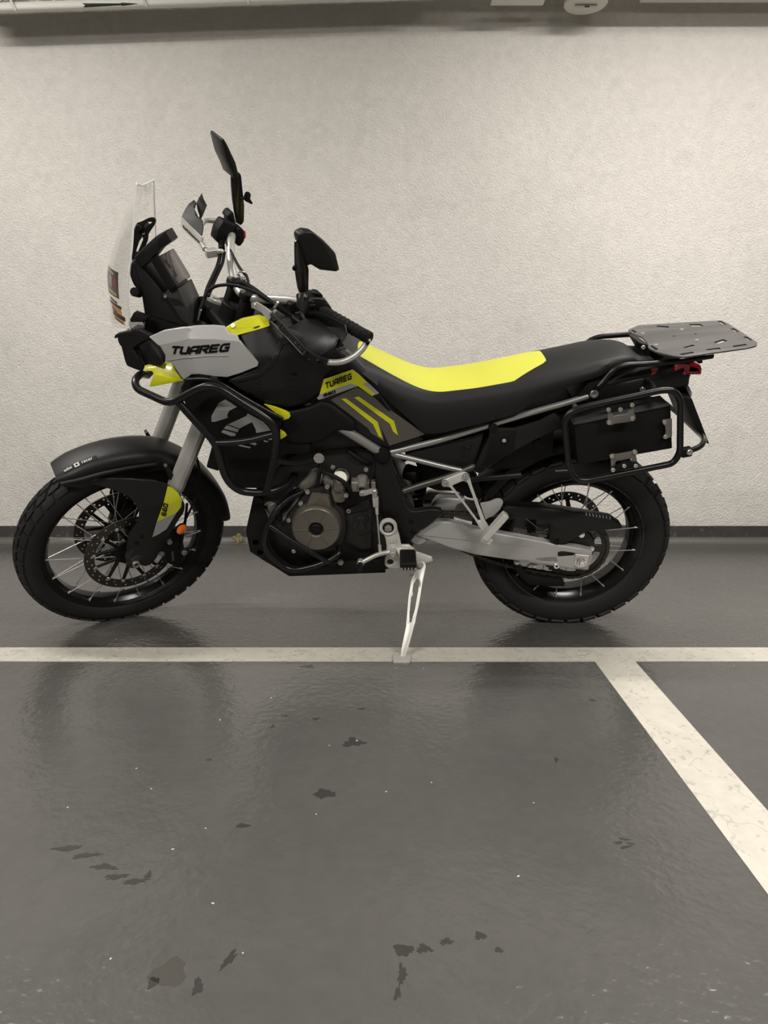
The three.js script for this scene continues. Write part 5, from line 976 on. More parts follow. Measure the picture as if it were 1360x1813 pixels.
{
  // side carriers for panniers, tool box on the near one
  const Z = 0.262;
  const c = new THREE.CatmullRomCurve3([]);
  const loopPts = [[.8009,.9076,.262],[.9026,.931,.262],[.9333,.9299,.262],[.9577,.9047,.262],[.9831,.7439,.262],[.9695,.7105,.262],[.8809,.6912,.262],[.7195,.656,.262],[.6863,.6638,.262],[.6681,.6966,.262],[.6398,.842,.262],[.6556,.8699,.262],[.6939,.8835,.262],[.8018,.9078,.262]];
  const g = tube(loopPts, 0.0095, { f: 0.028, n: 150 });
  const pc = part('pannier_rack', g, M.powder, { label: 'black tubular pannier rack' });
  part('pannier_rack', mz(g), M.powder, { label: 'black tubular pannier rack of the far flank' });
  const stays = [tube([[.9018,.9201,.13],[.9052,.9203,.17],[.8879,.9242,.25]], 0.008, { f: 0.02 }), tube([[.3821,.6193,.17],[.4344,.6402,.2],[.5303,.6659,.24]], 0.0085, { f: 0.03 }), tube([...[[.6362,.6816,.25],[.6675,.6891,.262]]], 0.0085), tube([[.697,.8442,.13],[.6757,.8726,.25]], 0.008)];
  for (const s of stays) { sub(pc, 'stay', s, M.powder); sub(pc, 'stay', mz(s), M.powder); }
  const rb = [[.9835,.7406,.26],[1.0095,.7423,.25],[1.0526,.7478,.23],[1.08,.7519,.19],[1.1086,.7351,.1]], lp = [...rb, ...rb.map((p) => [p[0], p[1], -p[2]]).reverse()];
  sub(pc, 'rear_stay', tube(lp, 0.008, { f: 0.03, n: 100 }), M.powder);
  sub(pc, 'stay_clamp', box(...[[1.0021,.7442,.257]][0], 0.03, 0.028, 0.02, 0.004, [0, 0, 0.2]), M.matt);
  sub(pc, 'bolt', capBolt([[1.0074,.7486,.268]][0], [0, 0, 1], 0.009, 0.006), M.steel);
  // box
  const bx = slab([[.6759,.8192],[.9438,.8742],[.9692,.7469],[.7005,.6964]], { z: 0.237, t: 0.09, b: 0.003, r: 0.004, bs: 2 });
  const tbx = part('tool_box', bx, M.matt, { label: 'black tool box inside the pannier rack' });
  sub(tbx, 'lid_edge', slab([[.6739,.8227],[.9421,.8785],[.9434,.8729],[.6755,.817]], { z: 0.2385, t: 0.094, b: 0.001 }), M.matt);
  // steel mounting plates
  const plateM = std(lin(0.19, 0.18, 0.16), 0.45, 0.6);
  const a = slab([[.7571,.8706],[.7684,.8723],[.7747,.8574],[.8145,.8646],[.8157,.8817],[.8284,.8849],[.8312,.8654],[.8384,.8584],[.8384,.8458],[.8309,.8421],[.7807,.8349],[.7746,.8307],[.7612,.8313],[.7569,.8403],[.7614,.8473]], { z: 0.268, t: 0.003, b: 0.0006, r: 0.004 });
  const b = slab([[.7772,.7395],[.7865,.7453],[.795,.7428],[.8414,.7513],[.8465,.7571],[.8557,.7561],[.8589,.7463],[.8554,.739],[.8667,.7044],[.8553,.701],[.8432,.7293],[.8024,.7212],[.7992,.7172],[.8008,.6914],[.7909,.69],[.7843,.7272]], { z: 0.268, t: 0.003, b: 0.0006, r: 0.004 });
  const d = slab([[.921,.8396],[.9481,.8437],[.9574,.7869],[.9349,.7808],[.9292,.7881],[.9375,.7986],[.9333,.8191],[.9228,.8287]], { z: 0.25, t: 0.003, b: 0.0006, r: 0.003 });
  sub(tbx, 'mounting_plate', a, plateM, 'grey steel mounting plate'); sub(tbx, 'mounting_plate', b, plateM, 'grey steel mounting plate'); sub(tbx, 'mounting_plate', d, plateM, 'grey steel mounting plate');
  sub(tbx, 'clamp_bar', pieces(slab([[.7485,.8861],[.8221,.9007],[.8289,.8837],[.816,.8815],[.7558,.8699]], { z: 0.272, t: 0.006, b: 0.001, r: 0.003 }), slab([[.7886,.7033],[.8247,.7204],[.8614,.7187],[.8678,.7053],[.7971,.6873]], { z: 0.272, t: 0.006, b: 0.001, r: 0.003 })), M.matt);
  sub(tbx, 'bolt', pieces([[.7571,.8791,.272],[.79,.8793,.272],[.8208,.892,.272],[.7649,.8395,.268],[.8287,.8508,.268],[.9284,.8329,.25],[.9377,.789,.25],[.7856,.7373,.268],[.8501,.7496,.268],[.793,.6965,.272],[.8238,.7087,.272],[.857,.709,.272]].map((p) => capBolt(p, [0, 0, 1], 0.0065, 0.005))), M.steel, 'steel cap screws');
  sub(tbx, 'lock_barrel', rod([[.829,.7137,.24]][0], [[.8352,.7268,.26]][0], 0.011), M.gloss);
}
// ---------------------------------------------------------------- foot controls and side stand
{
  const ring = (cx, cy, r, a0, a1, n) => Array.from({ length: n + 1 }, (_, i) => { const a = (a0 + (a1 - a0) * i / n) * Math.PI / 180; return [cx + r * Math.cos(a), cy + r * Math.sin(a)]; });
  const cc = [[.1416,.4687],[.1476,.3416]]
  const arm = [...ring(cc[0][0], cc[0][1], 0.0285, -10, 215, 16), ...[[.1262,.4451],[.1331,.4276],[.1363,.4006],[.1352,.3665],[.1301,.3528],[.1294,.3366],[.1339,.3261],[.1429,.3198],[.1751,.3182],[.1951,.3222],[.2311,.3336],[.2471,.3335],[.263,.338],[.2844,.346],[.2806,.3582],[.2305,.3777],[.2244,.3887],[.2075,.4035],[.1828,.4037],[.1768,.4385]]];
  const g = slab(arm, { z: 0.19, t: 0.012, b: 0.0025, bs: 3, holes: [ringPts(cc[1][0], cc[1][1], 0.011, 18).reverse()] });
  const hg = part('foot_peg_hanger', g, M.standPaint, { label: 'silver foot peg hanger' });
  sub(hg, 'pivot_ring', turned([[0.0175, -0.004], [0.018, 0.001], [0.0215, 0.004], [0.0265, 0.004], [0.0285, 0.001], [0.0285, -0.004]], [cc[0][0], cc[0][1], 0.191], [0, 0, 1], 32), M.standPaint);
  sub(hg, 'pivot_nut', merge(hexBolt([cc[0][0], cc[0][1], 0.188], [0, 0, 1], 0.0125, 0.011), turned([[0.004, 0.001], [0.0065, 0.001], [0.007, 0], [0, -0.008]], [cc[0][0], cc[0][1], 0.2], [0, 0, 1], 18)), M.steel);
  sub(hg, 'pivot_recess', turned([[0, 0], [0.0176, 0], [0.0176, -0.004], [0, -0.004]], [cc[0][0], cc[0][1], 0.1915], [0, 0, 1], 28), M.black);
  const ip = slab([[.1394,.4365],[.163,.443],[.1709,.415],[.1413,.4118]], { z: 0.192, t: 0.003, b: 0.001, r: 0.003 });
  sub(hg, 'panel_relief', ip, M.standPaint);
  sub(hg, 'mount_web', loft([[[.167,.3948,.19],[.1867,.3991,.192],[.2065,.4002,.19],[.2265,.3796,.19],[.2318,.3521,.19]], [[.1668,.3766,.2],[.1819,.3785,.235],[.201,.3871,.25],[.2208,.3811,.24],[.2305,.3464,.2]]], { thick: 0.004, crease: 0.3 }), M.standPaint);
  // peg: alloy tray with rubber
  const p0 = [[.2058,.3351,.2]][0], p1 = [[.2019,.4019,.315]][0];
  sub(hg, 'foot_peg', box(p1[0], p1[1] - 0.014, 0.268, 0.052, 0.014, 0.09, 0.005), M.alloy, 'alloy foot peg');
  sub(hg, 'peg_rubber', merge(box(p1[0], p1[1] - 0.002, 0.27, 0.05, 0.022, 0.092, 0.006), Array.from({ length: 6 }, (_, i) => box(p1[0], p1[1] - 0.01 + i * 0.0032, 0.3165, 0.036, 0.002, 0.002, 0.0006))), M.rubber, 'black ribbed peg rubber');
  sub(hg, 'peg_tooth', pieces(Array.from({ length: 5 }, (_, i) => rod([p1[0] - 0.02 + i * 0.01, p1[1] - 0.022, 0.308], [p1[0] - 0.02 + i * 0.01, p1[1] - 0.006, 0.318], 0.004, 0.002, { n: 8 }))), M.alloy);
  // gear lever and linkage
  const sl = part('gear_lever', tube([[.1559,.3886,.205],[.1352,.3904,.21],[.1018,.3833,.215],[.0604,.3644,.225]], 0.0075, { f: 0.02 }), M.alloy, { label: 'polished alloy gear lever' });
  sub(sl, 'pivot', merge(rod([[.1561,.3846,.19]][0], [[.1557,.3943,.225]][0], 0.0105), capBolt([[.1553,.3909,.225]][0], [0, 0, 1], 0.008, 0.004)), M.alloy);
  sub(sl, 'lever_web', tube([[.1491,.3931,.203],[.1077,.3883,.21],[.0682,.3706,.22]], 0.004), M.alloy);
  sub(sl, 'toe_clamp', rod([[.0541,.3629,.215]][0], [[.0533,.3625,.235]][0], 0.0105), M.alloy);
  sub(sl, 'toe_peg', rod([[.0534,.3621,.222]][0], [[.0515,.3598,.275]][0], 0.0085), M.rubber, 'black rubber toe peg');
  const lk = part('gear_linkage', tube([[.1068,.5148,.19],[.1109,.4591,.195],[.1145,.4047,.2]], 0.003, { rs: 8 }), M.steel, { label: 'gear linkage rod with alloy joints' });
  sub(lk, 'joint', merge(slab([[.0932,.5765],[.112,.5764],[.1125,.5492],[.1104,.5401],[.0952,.5425]], { z: 0.198, t: 0.016, b: 0.003 }), rod([[.1059,.5424,.19]][0], [[.1073,.5148,.19]][0], 0.0062, 0.005)), M.alloy);
  sub(lk, 'shift_arm', merge(slab(roundPoly([[.052,.5891],[.0583,.5993],[.0725,.5979],[.0929,.6049],[.107,.6035],[.1097,.59],[.1047,.5766],[.0945,.5767],[.0927,.5901],[.0722,.5826],[.0579,.58]], 0.006), { z: 0.2, t: 0.012, b: 0.002 })), M.alloy);
  sub(lk, 'bolt', pieces(capBolt([[.0611,.5905,.2]][0], [0, 0, 1], 0.006, 0.004), capBolt([[.1009,.5947,.2]][0], [0, 0, 1], 0.007, 0.004)), M.steel);
  sub(lk, 'lower_joint', rod([[.1138,.4119,.2]][0], [[.1153,.3889,.202]][0], 0.0055), M.alloy);
  // side stand
  const z = (f) => f;
  const so = [[.2304,.3383,.2],[.2382,.3489,.193],[.2552,.3488,.193],[.2624,.3356,.2],[.2567,.3168,.218],[.2489,.2914,.241],[.2379,.2459,.286],[.2243,.2038,.327],[.2054,.158,.375],[.1904,.1266,.407],[.1752,.1267,.407],[.184,.1609,.372],[.1951,.1953,.336],[.2048,.2642,.268],[.214,.3015,.233],[.2272,.3233,.212]];
  const sh = [[.2297,.3032,.231],[.2372,.3014,.233],[.2383,.2933,.24],[.2354,.2762,.256],[.2238,.234,.298],[.2118,.2049,.327],[.2065,.2052,.326],[.2074,.2282,.304],[.2131,.2611,.271],[.2196,.2671,.265],[.2177,.2763,.256],[.2223,.2934,.24]];
  const w = V(so[1]).sub(V(so[9])), u = [1, 0, 0];
  const sg = slab3(so, { u, w: [0, w.y, w.z], t: 0.012, b: 0.002, bs: 2, r: 0.006 }, [sh]);
  const ss = part('side_stand', sg, M.standPaint, { label: 'silver side stand with a slotted leg' });
  sub(ss, 'pivot_bolt', merge(rod([[.2465,.3195,.17]][0], [[.2441,.346,.215]][0], 0.009)), M.alloy);
  const ft = [[.1813,.1221,.409]][0];
  const foot = slab(roundPoly([[-0.055, -0.022], [0.05, -0.022], [0.058, 0.0], [0.05, 0.026], [0.0, 0.032], [-0.045, 0.03], [-0.058, 0.005]].map(([a, b]) => [a * 0.95 + 0.0, b]), 0.006), { t: 0.009, b: 0.002 });
  foot.rotateX(-Math.PI / 2); foot.translate(0, 0.009, 0); foot.rotateX(-16.4 * Math.PI / 180); foot.rotateZ(-0.006);
  const yb = (() => { bike.updateMatrixWorld(); const p = v3(ft[0], ft[1], ft[2]).applyMatrix4(bike.matrixWorld); p.y = 0.0002; return bike.worldToLocal(p); })();
  foot.scale(0.52, 1, 1.25); foot.translate(ft[0], yb.y, yb.z);
  sub(ss, 'foot_plate', foot, M.standPaint);
  sub(ss, 'spring', tube([[.215,.3025,.2],[.2086,.3023,.215],[.2164,.3018,.22],[.2206,.3085,.21]], 0.002, { rs: 6 }), M.steel);
}
{
  // pillion peg hanger
  const out = [[.3046,.6167],[.3083,.6265],[.3175,.6308],[.3652,.6525],[.3752,.6533],[.3876,.6458],[.3923,.6303],[.3972,.6126],[.4206,.5493],[.4443,.4892],[.4557,.4704],[.4675,.4467],[.4494,.4325],[.4291,.4611],[.4108,.494],[.3713,.5496],[.3305,.6041],[.3162,.6064]];
  const ho = [[.3364,.6094],[.3703,.6252],[.3826,.6215],[.3986,.5812],[.431,.4893],[.4236,.487],[.3795,.5496]];
  const hg = part('pillion_hanger', slab(out, { z: 0.188, t: 0.012, b: 0.0025, bs: 3, r: 0.004, holes: [roundPoly(ho, 0.006).reverse()] }), M.standPaint, { label: 'silver pillion peg hanger' });
  sub(hg, 'bolt', pieces([[.3157,.618,.188],[.3767,.6401,.188]].map((p) => merge(capBolt(p, [0, 0, 1], 0.008, 0.006), turned([[0.008, 0.003], [0.011, 0.003], [0.012, 0], [0.008, 0]], p, [0, 0, 1], 20)))), M.steel);
  const a = [[.4429,.443,.2],[.5003,.5218,.2],[.4476,.4369,.215]];
  const d = V(a[1]).sub(V(a[0])), an = Math.atan2(d.y, d.x);
  const pg = sub(hg, 'pillion_peg', box((a[0][0] + a[1][0]) / 2, (a[0][1] + a[1][1]) / 2, 0.215, d.length() + 0.012, 0.022, 0.03, 0.005, [0, 0, an]), M.standPaint, 'folded silver pillion peg');
  sub(hg, 'peg_knuckle', box(a[2][0], a[2][1], 0.212, 0.034, 0.022, 0.028, 0.004, [0, 0, -0.45]), M.standPaint);
  sub(hg, 'heel_guard', slab([[.4262,.5459],[.454,.5503],[.478,.5616],[.4924,.5601],[.4993,.5487],[.4906,.5235],[.4692,.5004],[.453,.4936],[.4471,.4866]], { z: 0.18, t: 0.006, b: 0.0015, r: 0.006 }), M.swing, 'grey heel guard');
}

// ---------------------------------------------------------------- cockpit fixed to the frame: screen, instruments
{
  const edge = [[-.5914,1.0818,.125],[-.5831,1.1755,.13],[-.5712,1.2291,.13],[-.5534,1.2963,.12],[-.5391,1.3896,.1],[-.5316,1.4354,.09],[-.5265,1.454,.083]], cen = [[-.6852,1.0452,0],[-.6794,1.1525,0],[-.6723,1.2199,0],[-.6647,1.239,0],[-.628,1.3123,0],[-.5919,1.3818,0],[-.5633,1.4254,0],[-.5312,1.4469,0]];
  const fY = (A, k) => (y) => { for (let i = 1; i < A.length; i++) if (y <= A[i][1]) { const t = (y - A[i - 1][1]) / (A[i][1] - A[i - 1][1]); return A[i - 1][k] + (A[i][k] - A[i - 1][k]) * Math.max(t, -0.2); } return A[A.length - 1][k]; };
  const sm = (f) => (y) => (f(y - 0.02) + 2 * f(y - 0.01) + 2 * f(y) + 2 * f(y + 0.01) + f(y + 0.02)) / 8;
  const xe = sm(fY(edge, 0)), ze = sm(fY(edge, 2)), xc = sm(fY(cen, 0));
  const y0 = 1.062, y1 = 1.452;
  const surf = (u, y, o = 0) => { const s = Math.abs(u), x = xc(y) + (xe(y) - xc(y)) * Math.pow(s, 1.45); return [x - o, y, ze(y) * u]; };
  const rows = [];
  for (let i = 0; i <= 30; i++) { const row = []; for (let k = -14; k <= 14; k++) { const u = k / 14, y = y0 + (y1 - y0) * i / 30; row.push(surf(u, y + (i === 30 ? -0.004 * Math.cos(u * Math.PI) : 0) + (i === 0 ? 0.02 * u * u : 0))); } rows.push(row); }
  const ws = part('windscreen', loft(rows, { crease: 1.2, thick: 0.003 }), M.glass, { label: 'clear curved windscreen with two stickers' });
  // polished edge of the sheet
  const ed = [...rows.map((r) => r[28]), ...rows[30].slice().reverse().slice(1), ...rows.slice().reverse().map((r) => r[0]).slice(1)];
  sub(ws, 'screen_edge', tube(ed, 0.0026, { smooth: true, n: 160, rs: 6 }), std(lin(0.82, 0.82, 0.8), 0.2));
  const patch = (u0, u1, ya, yb, o, sk = 0) => { const rr = []; for (let i = 0; i <= 8; i++) { const row = []; for (let k = 0; k <= 8; k++) { const f = k / 8, g = i / 8; row.push(surf(u0 + (u1 - u0) * f + sk * g, ya + (yb - ya) * g - (0.01) * f, o)); } rr.push(row); } return loft(rr, { thick: 0.0006 }); };
  const st = sub(ws, 'sticker', patch(0.06, 0.74, 1.166, 1.238, 0.0012, -0.04), std(lin(0.03, 0.022, 0.022), 0.4), 'dark red and black sticker');
  sub(ws, 'sticker_red', patch(0.08, 0.28, 1.193, 1.214, 0.0022), std(lin(0.2, 0.012, 0.02), 0.4)); sub(ws, 'sticker_red', patch(0.52, 0.68, 1.193, 1.214, 0.0022), std(lin(0.2, 0.012, 0.02), 0.4));
  sub(ws, 'sticker_grey', patch(0.34, 0.46, 1.192, 1.22, 0.0022), std(lin(0.3, 0.28, 0.28), 0.4));
  sub(ws, 'sticker_gold', patch(0.3, 0.66, 1.171, 1.179, 0.0022), std(lin(0.5, 0.25, 0.04), 0.4)); sub(ws, 'sticker_gold', patch(0.22, 0.54, 1.228, 1.233, 0.0022), std(lin(0.45, 0.22, 0.12), 0.4));
  const st2 = sub(ws, 'sticker', patch(0.46, 0.86, 1.094, 1.146, 0.0012, -0.12), std(lin(0.62, 0.26, 0.05), 0.45), 'orange sticker with black lettering');
  for (const [a, b, c, d] of [[0.34, 0.66, 1.15, 1.156], [0.3, 0.8, 1.138, 1.146], [0.4, 0.6, 1.124, 1.13], [0.42, 0.9, 1.106, 1.118], [0.5, 0.8, 1.096, 1.1]]) sub(ws, 'sticker_stroke', patch(a, b, c, d, 0.0024), M.black);
  // sheet holders
  {
    const g = slab([[-.5684,1.3351],[-.5575,1.3531],[-.5411,1.3579],[-.5206,1.3669],[-.5067,1.3668],[-.5033,1.3583],[-.5094,1.3479],[-.5305,1.3233],[-.5337,1.3084],[-.5442,1.29],[-.5696,1.2632],[-.5862,1.2479],[-.5858,1.2616],[-.576,1.302]], { z: 0.036, t: 0.012, b: 0.002, r: 0.004, holes: [[[-.5404,1.3442],[-.5167,1.3623],[-.5128,1.3558],[-.5361,1.3398]].reverse(), [[-.5506,1.3224],[-.5373,1.3366],[-.5326,1.3299],[-.5428,1.3234],[-.5447,1.3224]].reverse(), [[-.5598,1.3035],[-.5471,1.3178],[-.5463,1.3091],[-.567,1.275],[-.5732,1.2764]].reverse()] });
    const h = part('screen_holder', g, M.matt, { label: 'black slotted screen holder' }), k = [[-.5515,1.3399,.036]][0];
    sub(h, 'knob', turned([[0, 0.012], [0.008, 0.012], [0.01, 0.008], [0.01, 0], [0, 0]], k, [0, 0, 1], 18), M.matt);
    sub(h, 'cross_shaft', rod([k[0], k[1], -0.05], [k[0], k[1], 0.036], 0.006), M.matt);
  }
  const tw = slab([[-.5802,1.2502],[-.5675,1.2635],[-.5473,1.2399],[-.5026,1.1814],[-.4623,1.1074],[-.4274,1.0668],[-.4916,1.0498],[-.536,1.0464],[-.5768,1.043],[-.5627,1.1009],[-.5627,1.161],[-.5829,1.1923],[-.5887,1.2181]], { z: 0.075, t: 0.15, b: 0.01, bs: 2, r: 0.008 });
  const ip = part('instrument_tower', tw, M.plastic, { label: 'black instrument tower behind the screen' });
  sub(ip, 'visor', slab([[-.5607,1.2695],[-.5277,1.2973],[-.4949,1.3221],[-.48,1.3311],[-.4618,1.339],[-.4488,1.3131],[-.4595,1.305],[-.4856,1.2905],[-.5138,1.2626],[-.5413,1.2411],[-.5566,1.2556]], { z: 0.095, t: 0.075, b: 0.006, bs: 2, r: 0.004 }), M.plastic, 'black visor over the display');
  sub(ip, 'visor_tip', slab([[-.4866,1.3176],[-.4631,1.3391],[-.4502,1.3125],[-.487,1.2898]], { z: 0.1, t: 0.082, b: 0.004 }), M.matt);
  const dq = [[-.5147,1.2607,.088],[-.4729,1.1775,.088],[-.4787,1.1862,-.088],[-.5264,1.2665,-.088]];
  const du = V(dq[1]).sub(V(dq[0])), dw = v3(0, 0, -1);
  const disp = slab3([dq[0], dq[1], [dq[1][0], dq[1][1], -0.088], [dq[0][0], dq[0][1], -0.088]], { u: [du.x, du.y, du.z], w: [0, 0, 1], t: 0.022, b: 0.002, r: 0.008 });
  const dm = sub(ip, 'display', disp, M.screen, 'brown-tinted display panel');
  const nrm = V([du.x, du.y, 0]).cross(v3(0, 0, 1)).normalize();
  const fr = (a, b, z0, z1, o, h) => { const p = V(dq[0]).lerp(V(dq[1]), a), q = V(dq[0]).lerp(V(dq[1]), b); return slab3([[p.x, p.y, z0], [q.x, q.y, z0], [q.x, q.y, z1], [p.x, p.y, z1]].map((t) => [t[0] + nrm.x * o, t[1] + nrm.y * o, t[2]]), { u: [du.x, du.y, du.z], w: [0, 0, 1], t: h, b: 0.0006 }); };
  sub(ip, 'bezel', merge(fr(-0.02, 1.03, 0.092, 0.078, 0.002, 0.026), fr(0.95, 1.03, 0.092, -0.03, 0.002, 0.026)), M.matt);
  const vb = slab([[-.4987,1.169],[-.4733,1.1723],[-.4513,1.1832],[-.4325,1.1283],[-.4331,1.0766],[-.4547,1.0947],[-.478,1.1374]], { z: 0.085, t: 0.17, b: 0.005, r: 0.005 });
  sub(ip, 'vent_bracket', vb, dark([0.03, 0.03, 0.029], 0.5));
  const vs = []; { const q = [[-.4746,1.1486,.0855],[-.447,1.1415,.0855]]; for (let i = 0; i < 6; i++) { const f = i / 5; vs.push(box(q[0][0] + (q[1][0] - q[0][0]) * f, q[0][1] + (q[1][1] - q[0][1]) * f + 0.004 * (f - 0.5), 0.0855, 0.0022, 0.026, 0.0015, 0.0005, [0, 0, 0.62])); } }
  sub(ip, 'vent_slot', pieces(vs), M.black);
  sub(ip, 'bolt', pieces([[-.4898,1.1617,.086],[-.4644,1.1847,.05]].map((p) => capBolt(p, [0, 0, 1], 0.005, 0.004))), M.steel);
  sub(ip, 'screen_foot', merge(slab([[-.5923,1.0993],[-.5741,1.1254],[-.5464,1.1148],[-.5345,1.1112],[-.5551,1.0921],[-.5897,1.0863]], { z: 0.125, t: 0.03, b: 0.003, r: 0.004 }), rod([[-.5721,1.1769,.1]][0], [[-.572,1.1662,.06]][0], 0.013)), M.matt);
  sub(ip, 'foot_clip', slab([[-.5911,1.1033],[-.5849,1.098],[-.5531,1.0977],[-.5509,1.089],[-.5663,1.0926],[-.5821,1.0821],[-.5909,1.0822]], { z: 0.13, t: 0.006, b: 0.001 }), M.alloy);
}
// ---------------------------------------------------------------- handlebar and controls (turned)
{
  const BL = [[-0.285, 1.155, 0.05], [-0.255, 1.18, 0.12], [-0.20, 1.2, 0.2], [-0.17, 1.2, 0.26], [-0.115, 1.19, 0.43]], BR = [[-0.288, 1.158, -0.05], [-0.272, 1.195, -0.12], [-0.238, 1.225, -0.2], [-0.208, 1.225, -0.26], [-0.155, 1.215, -0.43]];
  const hb = part('handlebar', tube([...BR.slice().reverse(), [-0.29, 1.15, 0], ...BL], 0.0125, { f: 0.03, rs: 16 }), M.alloy, { s: true, label: 'bare alloy handlebar' });
  sub(hb, 'grip', rod(BL[3], BL[4], 0.0165, 0.0165, { n: 24 }), M.rubber, 'black rubber grip'); sub(hb, 'grip', rod(BR[3], BR[4], 0.0165, 0.0165, { n: 24 }), M.rubber, 'black rubber grip');
  const rings = []; for (const Q of [[BL[3], BL[4]], [BR[3], BR[4]]]) for (let i = 0; i < 9; i++) { const p = V(Q[0]).lerp(V(Q[1]), 0.1 + i * 0.09), d = V(Q[1]).sub(V(Q[0])); rings.push(turned([[0.016, -0.002], [0.0178, -0.001], [0.0178, 0.001], [0.016, 0.002]], [p.x, p.y, p.z], [d.x, d.y, d.z], 18)); }
  sub(hb, 'grip_rib', pieces(rings), M.rubber);
  // clamps
  const ax = [Math.sin(RAKE), Math.cos(RAKE)];
  const tc = part('triple_clamp', merge(box(-0.338, 1.07, 0, 0.11, 0.034, 0.26, 0.012, [0, 0, -RAKE]), [0.105, -0.105].map((z) => rod([-0.37, 1.035, z], [-0.35, 1.075, z], 0.038, 0.036)), rod([-0.33, 1.06, 0], [-0.302, 1.115, 0], 0.022), box(-0.43, 0.88, 0, 0.11, 0.05, 0.27, 0.012, [0, 0, -RAKE])), M.matt, { s: true, label: 'black triple clamp' });
  for (const z of [0.05, -0.05]) {
    sub(tc, 'bar_riser', merge(box(-0.298, 1.118, z, 0.044, 0.085, 0.036, 0.008, [0, 0, -RAKE * 0.8]), box(-0.285, 1.163, z, 0.05, 0.026, 0.04, 0.008, [0, 0, -0.3])), M.matt);
    sub(tc, 'bolt', pieces(capBolt([-0.302, 1.178, z], [0.2, 0.97, 0], 0.007, 0.006), capBolt([-0.262, 1.17, z], [0.2, 0.97, 0], 0.007, 0.006)), M.steel);
  }
  for (const z of [0.105, -0.105]) sub(tc, 'fork_cap', merge(turned([[0, 0.02], [0.012, 0.02], [0.014, 0.014], [0.022, 0.012], [0.024, 0], [0, 0]], [-0.345, 1.088, z], [ax[0], ax[1], 0], 24)), z > 0 ? M.steel : M.alloy);
  // near switch gear
  const sw = part('switch_gear', slab([[-.2197,1.1992],[-.2143,1.2251],[-.2023,1.2453],[-.1768,1.2428],[-.1544,1.2347],[-.1331,1.2037],[-.1293,1.1826],[-.1371,1.1748],[-.1592,1.1791],[-.1811,1.1917]], { z: 0.285, t: 0.06, b: 0.008, bs: 3, r: 0.006 }), M.plastic, { s: true, label: 'black switch housing beside the grip' });
  sub(sw, 'horn_button', slab([[-.1843,1.2504],[-.1792,1.2547],[-.1643,1.2497],[-.1569,1.2385],[-.1707,1.2398]], { z: 0.28, t: 0.03, b: 0.004, r: 0.004 }), M.matt);
  sub(sw, 'rocker_switch', merge(box(...[[-.1967,1.2217,.287]][0], 0.02, 0.012, 0.008, 0.003, [0, 0, -0.15])), M.black);
  sub(sw, 'switch_mark', pieces([[-.2045,1.2405,.2875],[-.1994,1.2383,.2875],[-.1944,1.2358,.2875]].map((p) => box(...p, 0.0025, 0.0015, 0.0008, 0.0003))), M.greyDecal);
  sub(sw, 'facet', slab([[-.1641,1.2221],[-.149,1.2214],[-.1366,1.2045],[-.1641,1.2076]], { z: 0.2862, t: 0.004, b: 0.0015, r: 0.003 }), M.plastic);
  const perch = part('clutch_perch', merge(tube([[-.2495,1.1833,.17],[-.233,1.1721,.19],[-.2164,1.1609,.21],[-.2084,1.16,.23]], 0.0105, { f: 0.02 }), box(...[[-.2026,1.1879,.2]][0], 0.05, 0.03, 0.03, 0.006, [0, 0, 0.1]), rod([[-.2028,1.2282,.22]][0], [[-.2009,1.2092,.22]][0], 0.009)), M.matt, { s: true, label: 'black clutch lever perch' });
  sub(perch, 'adjuster', merge(turned([[0.009, -0.004], [0.0125, -0.003], [0.0125, 0.003], [0.009, 0.004]], [[-.2517,1.1837,.17]][0], [0.7, -0.5, 0.5], 20), rod([[-.265,1.1783,.19]][0], [[-.2632,1.1761,.2]][0], 0.006)), M.steel);
  sub(perch, 'lever', tube([[-.221,1.1622,.22],[-.2186,1.1659,.27],[-.1929,1.1666,.34],[-.1744,1.1686,.42]], 0.006, { f: 0.03 }), M.matt, 'black clutch lever');
  part('clutch_cable', tube([[-.2537,1.1862,.17],[-.2745,1.1956,.12],[-.296,1.2,.08],[-.3275,1.1971,.03],[-.3615,1.1767,-.02],[-.3764,1.162,-.03]], 0.005, { smooth: true, rs: 8 }), M.rubber, S);
  part('wiring_harness', tube([[-.1849,1.2016,.2],[-.2277,1.1833,.16],[-.2578,1.1842,.13],[-.279,1.1962,.08],[-.3004,1.2085,.05]], 0.0075, { smooth: true, rs: 8 }), M.rubber, S);
  part('brake_hose', tube([[-.2934,1.222,-.14],[-.3112,1.1959,-.12],[-.3386,1.1695,-.1],[-.3637,1.1469,-.08],[-.3803,1.1309,-.06],[-.4056,1.1049,-.04],[-.4286,1.0658,-.03]], 0.006, { smooth: true, rs: 8 }), M.rubber, S);
  part('brake_hose', tube([[-.2852,1.2246,-.13],[-.2972,1.1976,-.12],[-.3271,1.1676,-.1],[-.3477,1.152,-.08],[-.3718,1.1377,-.05]], 0.005, { smooth: true, rs: 8 }), M.rubber, S);
  part('throttle_cable', tube([[-.252,1.2263,-.2],[-.2605,1.2112,-.12],[-.2691,1.2055,-.05],[-.2667,1.1949,0],[-.2719,1.1811,.02]], 0.0045, { smooth: true, rs: 8 }), M.rubber, S);
  part('cable_loop', tube([[-.2878,1.2034,-.02],[-.2745,1.1837,-.02],[-.2599,1.1812,-.02],[-.2576,1.1921,-.02],[-.2714,1.2071,-.02],[-.2858,1.2094,-.02]], 0.003, { smooth: true, rs: 8 }), M.steel, S);
  part('hose_fitting', rod([[-.4052,1.1071,-.035]][0], [[-.4198,1.0762,-.03]][0], 0.004), M.steel, S);
